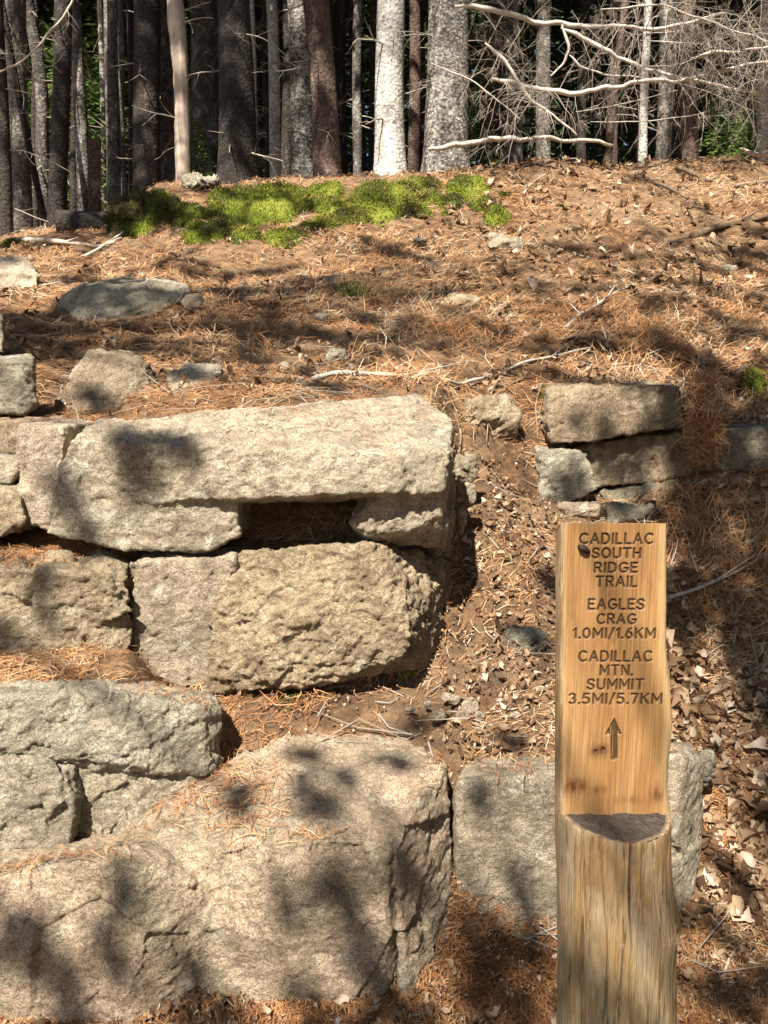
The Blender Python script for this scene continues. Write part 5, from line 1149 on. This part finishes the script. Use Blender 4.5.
# ------------------------------------------------------------------ fallen dead limbs with bare twigs, upper right
def limb(pts, d, rad, label, seed, twigs=26, tl=(.25, .7), dep=2, mat='dead_twig', name='fallen_limb', sub=5, rads=None):
    rg = np.random.default_rng(seed); P = np.array([at(a, b, d + (c if len(q) > 2 else 0)) for q in pts for a, b, c in [(*q, 0)[:3]]])
    t = np.linspace(0, len(P) - 1, len(P) * 7); i = np.minimum(t.astype(int), len(P) - 2); f = (t - i)[:, None]; Q = P[i] * (1 - f) + P[i + 1] * f
    rad *= .82
    for _ in range(2): Q[1:-1] = (Q[:-2] + 2 * Q[1:-1] + Q[2:]) / 4
    c = Q[0].copy(); Q = Q - c; Q = Q + np.stack([fbm(Q * 5 + 9 * k_, 3, seed + k_) for k_ in range(3)], 1) * rad * np.array((.7, 1.2, .9)); mb = MB(); n = len(Q); mb.tube(Q, np.minimum(np.linspace(rad, rad * .55, n), rad * (.45 + np.arange(n) * .09)) * (1 + .12 * fbm(Q * 9, 2, seed)), 10, .8)
    root = link(name, mb.build(name), M[mat], None, c); tag(root, label, 'branch')
    tw = MB()
    for k in range(int(twigs * 1.15)):
        j = int((n - 2) * rg.beta(1.4, 1.1)) + 1; j = min(j, n - 2); dv = Q[min(j + 1, n - 1)] - Q[j - 1]; dv /= np.linalg.norm(dv); s = np.cross(dv, rg.normal(size=3)); s /= np.linalg.norm(s); s[1] *= .6
        twig_cluster(tw, Q[j], dv * rg.uniform(-.2, .6) + s, rg.uniform(*tl) * rg.uniform(.5, 1.3), rg.uniform(.003, .0055), rg, dep, sub, .45, .42, 3)
    if twigs: link('bare_twigs', tw.build('bare_twigs'), M['dead_twig'], root)
limb([(455, 4), (490, 11), (530, 19), (560, 26), (600, 27), (655, 28), (690, 22), (725, 12)], 8.0, .030, 'long pale fallen limb running level near the top right edge', 1, 30)
limb([(562, 26), (585, 40), (615, 58), (645, 71), (690, 80), (730, 88), (790, 100)], 7.95, .026, 'pale fallen limb slanting down right from the long level one', 2, 24)
limb([(562, 26), (569, 48), (562, 66), (551, 76)], 7.9, .020, 'short hooked limb hanging from the long level one', 3, 4, (.15, .3), 1)
limb([(569, 56), (580, 67), (605, 75), (640, 78)], 7.92, .014, 'thin curved limb right of the short hooked one', 4, 8, (.15, .4), 1)
limb([(488, 81), (530, 86), (575, 91), (620, 87), (655, 82), (680, 78), (725, 70), (790, 60)], 7.8, .032, 'thickest grey fallen limb lying level at mid height of the tangle', 5, 34)
limb([(484, 42), (503, 60), (520, 84), (535, 102), (555, 118), (577, 137)], 7.75, .022, 'pale bent limb sloping down to the ground log', 6, 14, (.15, .5))
limb([(427, 152), (455, 144), (490, 140), (530, 139), (560, 138), (612, 144)], 8.0, .034, 'brown grey fallen pole lying along the ground under the tangle', 7, 6, (.15, .4), 1, 'stick')
limb([(430, 62), (470, 80), (500, 102), (520, 120)], 7.7, .010, 'wiry dead branch in front of the speckled trunk', 8, 18, (.2, .6))
limb([(600, 10), (660, 4), (720, 25), (775, 44)], 7.6, .012, 'drooping dead bough with hairlike twigs at the top right corner', 9, 34, (.3, .8), 2)
limb([(690, 60), (720, 52), (780, 46)], 7.7, .022, 'dead branch reaching in from the right edge above the slanted limb', 10, 30, (.3, .8), 2)
limb([(590, 122), (640, 122), (690, 116), (705, 112)], 7.9, .007, 'thin level dead twig across the slender cream trunk', 11, 10, (.15, .4), 1)
limb([(575, 112), (610, 107), (650, 97), (678, 90)], 7.95, .006, 'thin rising dead twig under the thickest fallen limb', 12, 8, (.15, .4), 1)
limb([(740, 150), (760, 153), (790, 160)], 8.3, .03, 'pale broken limb end on the ground at the right edge', 13, 2, (.1, .3), 1, 'snag')
limb([(78, -12), (66, 15), (52, 32), (30, 55), (0, 72), (-20, 80)], 7.2, .014, 'long curved dead branch arching across the left trunks', 14, 10, (.2, .5), 1)
limb([(460, 100), (480, 60), (500, 20), (520, -10)], 8.1, .008, 'upright wiry dead branch right of the speckled trunk', 15, 26, (.2, .6), 2)
limb([(640, 40), (700, 44), (768, 28)], 8.3, .008, 'wiry dead bough behind the slanting limbs at right', 16, 26, (.25, .7), 2)

# ------------------------------------------------------------------ spruces out of the frame whose boughs dapple the steps
SHADE = [ # picture point shaded, distance, radius in px, reach towards the sun, fullness
 (128, 455, 2.6, 34, 9, 1.0), (72, 515, 2.6, 26, 9, 1.0), (178, 450, 2.6, 22, 8, .9), (95, 405, 3.6, 20, 9, .8),
 (45, 605, 2.45, 40, 9, .8), (15, 650, 2.45, 30, 8, .7),
 (345, 890, 1.8, 36, 8, 1.0), (290, 910, 1.8, 30, 9, 1.0), (360, 960, 1.77, 34, 8, .9), (140, 890, 1.8, 22, 9, .8), (30, 930, 1.75, 36, 8, .9), (60, 985, 1.73, 26, 9, .8), (110, 940, 1.73, 20, 8, .7),
 (300, 760, 2.3, 30, 9, .7), (390, 760, 2.2, 30, 8, .8), (330, 800, 2.0, 30, 9, .6), (420, 720, 2.45, 36, 9, .8), (250, 800, 2.1, 24, 8, .6),
 (480, 800, 1.98, 22, 9, .8), (520, 890, 1.96, 36, 8, .8), (470, 930, 1.95, 22, 9, .8), (420, 900, 1.9, 30, 8, .8),
 (500, 985, 1.85, 60, 8, 1.0), (400, 1015, 1.75, 60, 9, .9), (730, 950, 1.95, 60, 8, 1.0), (725, 880, 2.3, 40, 9, .9), (770, 830, 2.5, 40, 9, .7), (200, 1020, 1.68, 60, 9, .8), (330, 1022, 1.68, 50, 8, 1.4), (60, 1024, 1.66, 50, 8, 1.2), (480, 1010, 1.75, 50, 8, 1.4), (530, 960, 1.95, 36, 8, 1.2), (720, 990, 1.8, 46, 8, 1.2),
 (310, 335, 4.5, 60, 10, 1.2), (420, 330, 4.7, 40, 9, 1.0), (250, 300, 5.2, 40, 10, 1.0), (360, 290, 5.4, 50, 9, 1.0), (180, 345, 4.1, 45, 10, 1.2), (250, 350, 4.2, 45, 9, 1.2), (340, 365, 3.9, 40, 9, 1.0), (60, 345, 4.1, 40, 9, 1.0),
 (450, 265, 6.0, 40, 10, .7), (540, 290, 5.5, 30, 9, .6), (400, 250, 6.4, 30, 9, .8),
 (700, 370, 4.6, 70, 10, 1.5), (750, 400, 4.4, 60, 9, 1.5), (640, 345, 4.7, 45, 10, 1.2), (570, 350, 4.5, 30, 9, .9), (735, 450, 4.0, 50, 9, 1.4), (620, 460, 3.9, 36, 10, 1.3), (660, 450, 3.9, 36, 9, 1.3), (700, 510, 3.7, 50, 9, 1.2), (720, 600, 3.3, 50, 8, .7), (590, 505, 3.7, 36, 9, 1.0),
 (660, 190, 7.6, 36, 9, .8), (740, 235, 6.8, 50, 10, 1.1), (690, 245, 6.6, 40, 9, .9), (600, 240, 6.7, 26, 9, .6), (755, 300, 5.6, 40, 10, 1.0),
 (250, 235, 7.0, 46, 9, 1.2), (235, 203, 7.5, 30, 9, 1.2), (285, 205, 7.5, 20, 9, .9), (150, 215, 7.2, 44, 9, 1.8), (175, 235, 7.1, 36, 9, 1.6), (120, 228, 7.3, 36, 9, 1.6), (390, 212, 7.3, 16, 9, .9), (180, 235, 7.2, 46, 9, 1.4), (120, 235, 7.5, 46, 10, 1.4), (60, 245, 7.2, 50, 9, 1.0), (300, 215, 7.3, 30, 9, .8),
 (235, 130, 8.4, 40, 10, 1.6), (235, 60, 8.4, 44, 10, 1.6), (148, 150, 8.8, 46, 10, 1.6), (148, 70, 8.8, 50, 11, 1.6), (60, 150, 8.4, 60, 10, 1.3), (20, 190, 8.2, 50, 10, 1.3), (60, 60, 8.6, 60, 11, 1.2), (322, 130, 8.5, 32, 10, 1.6), (320, 60, 8.5, 36, 10, 1.6), (100, 200, 8.6, 40, 10, 1.2),
 (530, 655, 2.8, 26, 8, .9), (560, 600, 3.1, 26, 9, .6), (505, 740, 2.3, 24, 8, .6),
]
OFFT = [(-4.4, -1.4), (-5.6, -.5), (-5.0, 2.5), (-1.2, -5.0), (-7.0, 5.0)]
off = []
for k, (x, y) in enumerate(OFFT):
    root = empty('spruce_tree', (x, y, 0)); tag(root, 'tall spruce beside the path outside the picture, added to close off the open sky', 'tree', 'spruces beside the path')
    t = link('trunk', DT['bark_grey'][k % 3], None, root, (0, 0, -.1)); t.scale = (1.1, 1.1, 1.0); off.append((root, MB()))
rg = np.random.default_rng(78)
for k in range(70):
    py = rg.uniform(235, 395); px = rg.uniform(-20, 790) if rg.random() < .45 else (rg.uniform(-20, 440) if rg.random() < .55 else rg.uniform(600, 790))
    h_ = hit(px, py, 3.3); SHADE.append((px, py, h_.y, rg.uniform(12, 34), 9, rg.uniform(.5, 1.1)))
for k in range(60):
    px = rg.choice((rg.uniform(-10, 165), rg.uniform(195, 292), rg.uniform(312, 372), rg.uniform(480, 790))); py = rg.uniform(-60, 215)
    SHADE.append((px, py, 8.7, rg.uniform(16, 34), 10, rg.uniform(.9, 1.6)))
for k in range(34):
    px, py = rg.uniform(640, 790), rg.uniform(400, 640); h_ = hit(px, py, 2.6); SHADE.append((px, py, h_.y, rg.uniform(20, 44), 9, rg.uniform(.7, 1.3)))
for k in range(16):
    px, py = rg.uniform(-10, 440), rg.uniform(735, 1000); (py < 870 and px < 230) or SHADE.append((px, py, 1.8 if py > 850 else 2.1, rg.uniform(10, 24), 8, rg.uniform(.5, .9)))
S_ = np.array(SUN); rg = np.random.default_rng(77)
for (px, py, d, rp, tt, full) in SHADE:
    p = np.array(at(px, py, d)); c = p + S_ * tt; tt = tt * (.46 if py < 540 else .33); cs_ = 1.0 if py < 540 else .62; r = rp * d / FPX * .8
    k = int(np.argmin([math.hypot(c[0] - a, c[1] - b) for a, b in OFFT])); root, mb = off[k]; o = np.array((OFFT[k][0], OFFT[k][1], 0))
    q = c - o; base = np.array((0, 0, min(14, q[2] + .25 * math.hypot(q[0], q[1]))))
    e1 = np.cross(S_, (0, 0, 1.0)); e1 /= np.linalg.norm(e1); e2 = np.cross(e1, S_)
    th_ = rg.normal() * .5 + (0.0 if py < 400 else 1.2 * rg.random()); ax_ = e1 * math.cos(th_) + e2 * math.sin(th_); sd_ = np.cross(ax_, S_)
    asp = 1.9 if py < 400 else 1.35
    if (py > 660 and py < 1005 and not (px > 460 and py > 940)) or (py > 540 and px < 230): full *= .42; r *= .62
    nb_ = int((5 if py < 660 else 4) + 5 * full)
    for b_ in range(nb_):
        u_ = rg.uniform(-1, 1); o0 = q + ax_ * u_ * r * asp + S_ * rg.normal() * .25
        dv = ax_ * rg.normal() * .7 + sd_ * rg.choice((-1, 1)) * rg.uniform(.4, 1) + S_ * rg.normal() * .3; dv /= np.linalg.norm(dv)
        L_ = r * rg.uniform(.5, 1.15) / asp ** .5; m = int((6 + 26 * full * L_ / .25 * .6) / cs_ ** 1.6)
        t_ = rg.random(m); side = np.cross(dv, S_)
        pos = o0 + dv * (t_ * L_)[:, None] + side * (rg.normal(size=m) * .035 * cs_)[:, None] + S_ * (rg.normal(size=m) * .05)[:, None]
        wp = pos + o; kk_ = (wp[:, 1] - 1.6) / S_[1]; hx = wp[:, 0] - S_[0] * kk_; hz = wp[:, 2] - S_[2] * kk_
        out_ = ~((hx > .32) & (hx < .66) & (hz > .30) & (hz < 1.32))     # the sign stands in a sun fleck
        for (yp_, xa_, xb_, za_, zb_, pr_) in ((8.5, 374, 406, 3.2, 7, 1), (8.5, 424, 470, 3.2, 7, 1), (8.5, 172, 192, 3.2, 7, 1), (9.2, 292, 312, 3.2, 7, .8), (9.0, 636, 652, 3.2, 7, 1), (2.6, 225, 448, .45, 1.5, .93), (7.4, 325, 500, 2.9, 3.5, .9), (2.15, -60, 215, .25, .72, .7), (3.85, 548, 640, 1.2, 1.6, .6), (11.8, 55, 135, 3.6, 8, .9), (11.4, 715, 760, 4, 7, .9), (1.8, 200, 400, 0, .5, .35), (6.5, 430, 640, 2.1, 3.2, .5)):      # so do a few trunks
            k2 = (wp[:, 1] - yp_) / S_[1]; ux = wp[:, 0] - S_[0] * k2; uz = wp[:, 2] - S_[2] * k2
            out_ &= ~((ux > (xa_ - 384) / FPX * yp_) & (ux < (xb_ - 384) / FPX * yp_) & (uz > za_) & (uz < zb_) & (rg.random(len(wp)) < pr_))
        pos = pos[out_]; m = len(pos)
        if m == 0: continue
        cards(mb, pos, dv + side * rg.choice((-1, 1), m)[:, None] * .7 + rg.normal(size=(m, 3)) * .3, rg.uniform(.07, .15, m) * cs_, .032 * cs_, tone=rg.random(m))
        mb.tube([o0, o0 + dv * L_], [.006, .003], 3, 0, caps=False)
    mb.tube([q - ax_ * r * asp, q, q + ax_ * r * asp], [.006, .010, .006], 4, 0, caps=False)
    mb.tube([base, base * .5 + q * .5 + np.array((0, 0, .1)), q], [.022, .014, .008], 5, 0, caps=False)
for root, mb in off:
    if mb.v: link('bough', mb.build('bough', False), M['foliage'], root)

# unseen spruces added round the clearing to shut out sky light and deepen shade
for k, (x, y, sc) in enumerate([(3.4, -1.5, 1.0), (4.6, 1.2, 1.0), (5.2, 3.6, 1.1), (5.8, 6.2, 1.0), (2.2, -4.6, 1.1), (0.2, -6.5, 1.2), (6.5, -2.5, 1.2), (4.4, -5.6, 1.2), (7.6, 2.5, 1.3), (8.0, 5.5, 1.2), (-1.8, -9.5, 1.0), (7.2, 9.0, 1.1), (-11.5, 8.5, 1.1), (-10.5, 12.5, 1.1)]):
    root = empty('spruce_tree', (x, y, tz(x, y))); tag(root, 'tall spruce beside the path outside the picture, added to close off the open sky', 'tree', 'spruces beside the path')
    t = link('trunk', DT['bark_grey'][k % 3], None, root, (0, 0, -.1)); t.scale = (1.1, 1.1, 1)
    c = link('crown', CB[k % 2], None, root, (0, 0, 2.6)); c.scale = (sc * .8, sc * .8, 1.25); c.rotation_euler = (0, 0, k * 1.1)
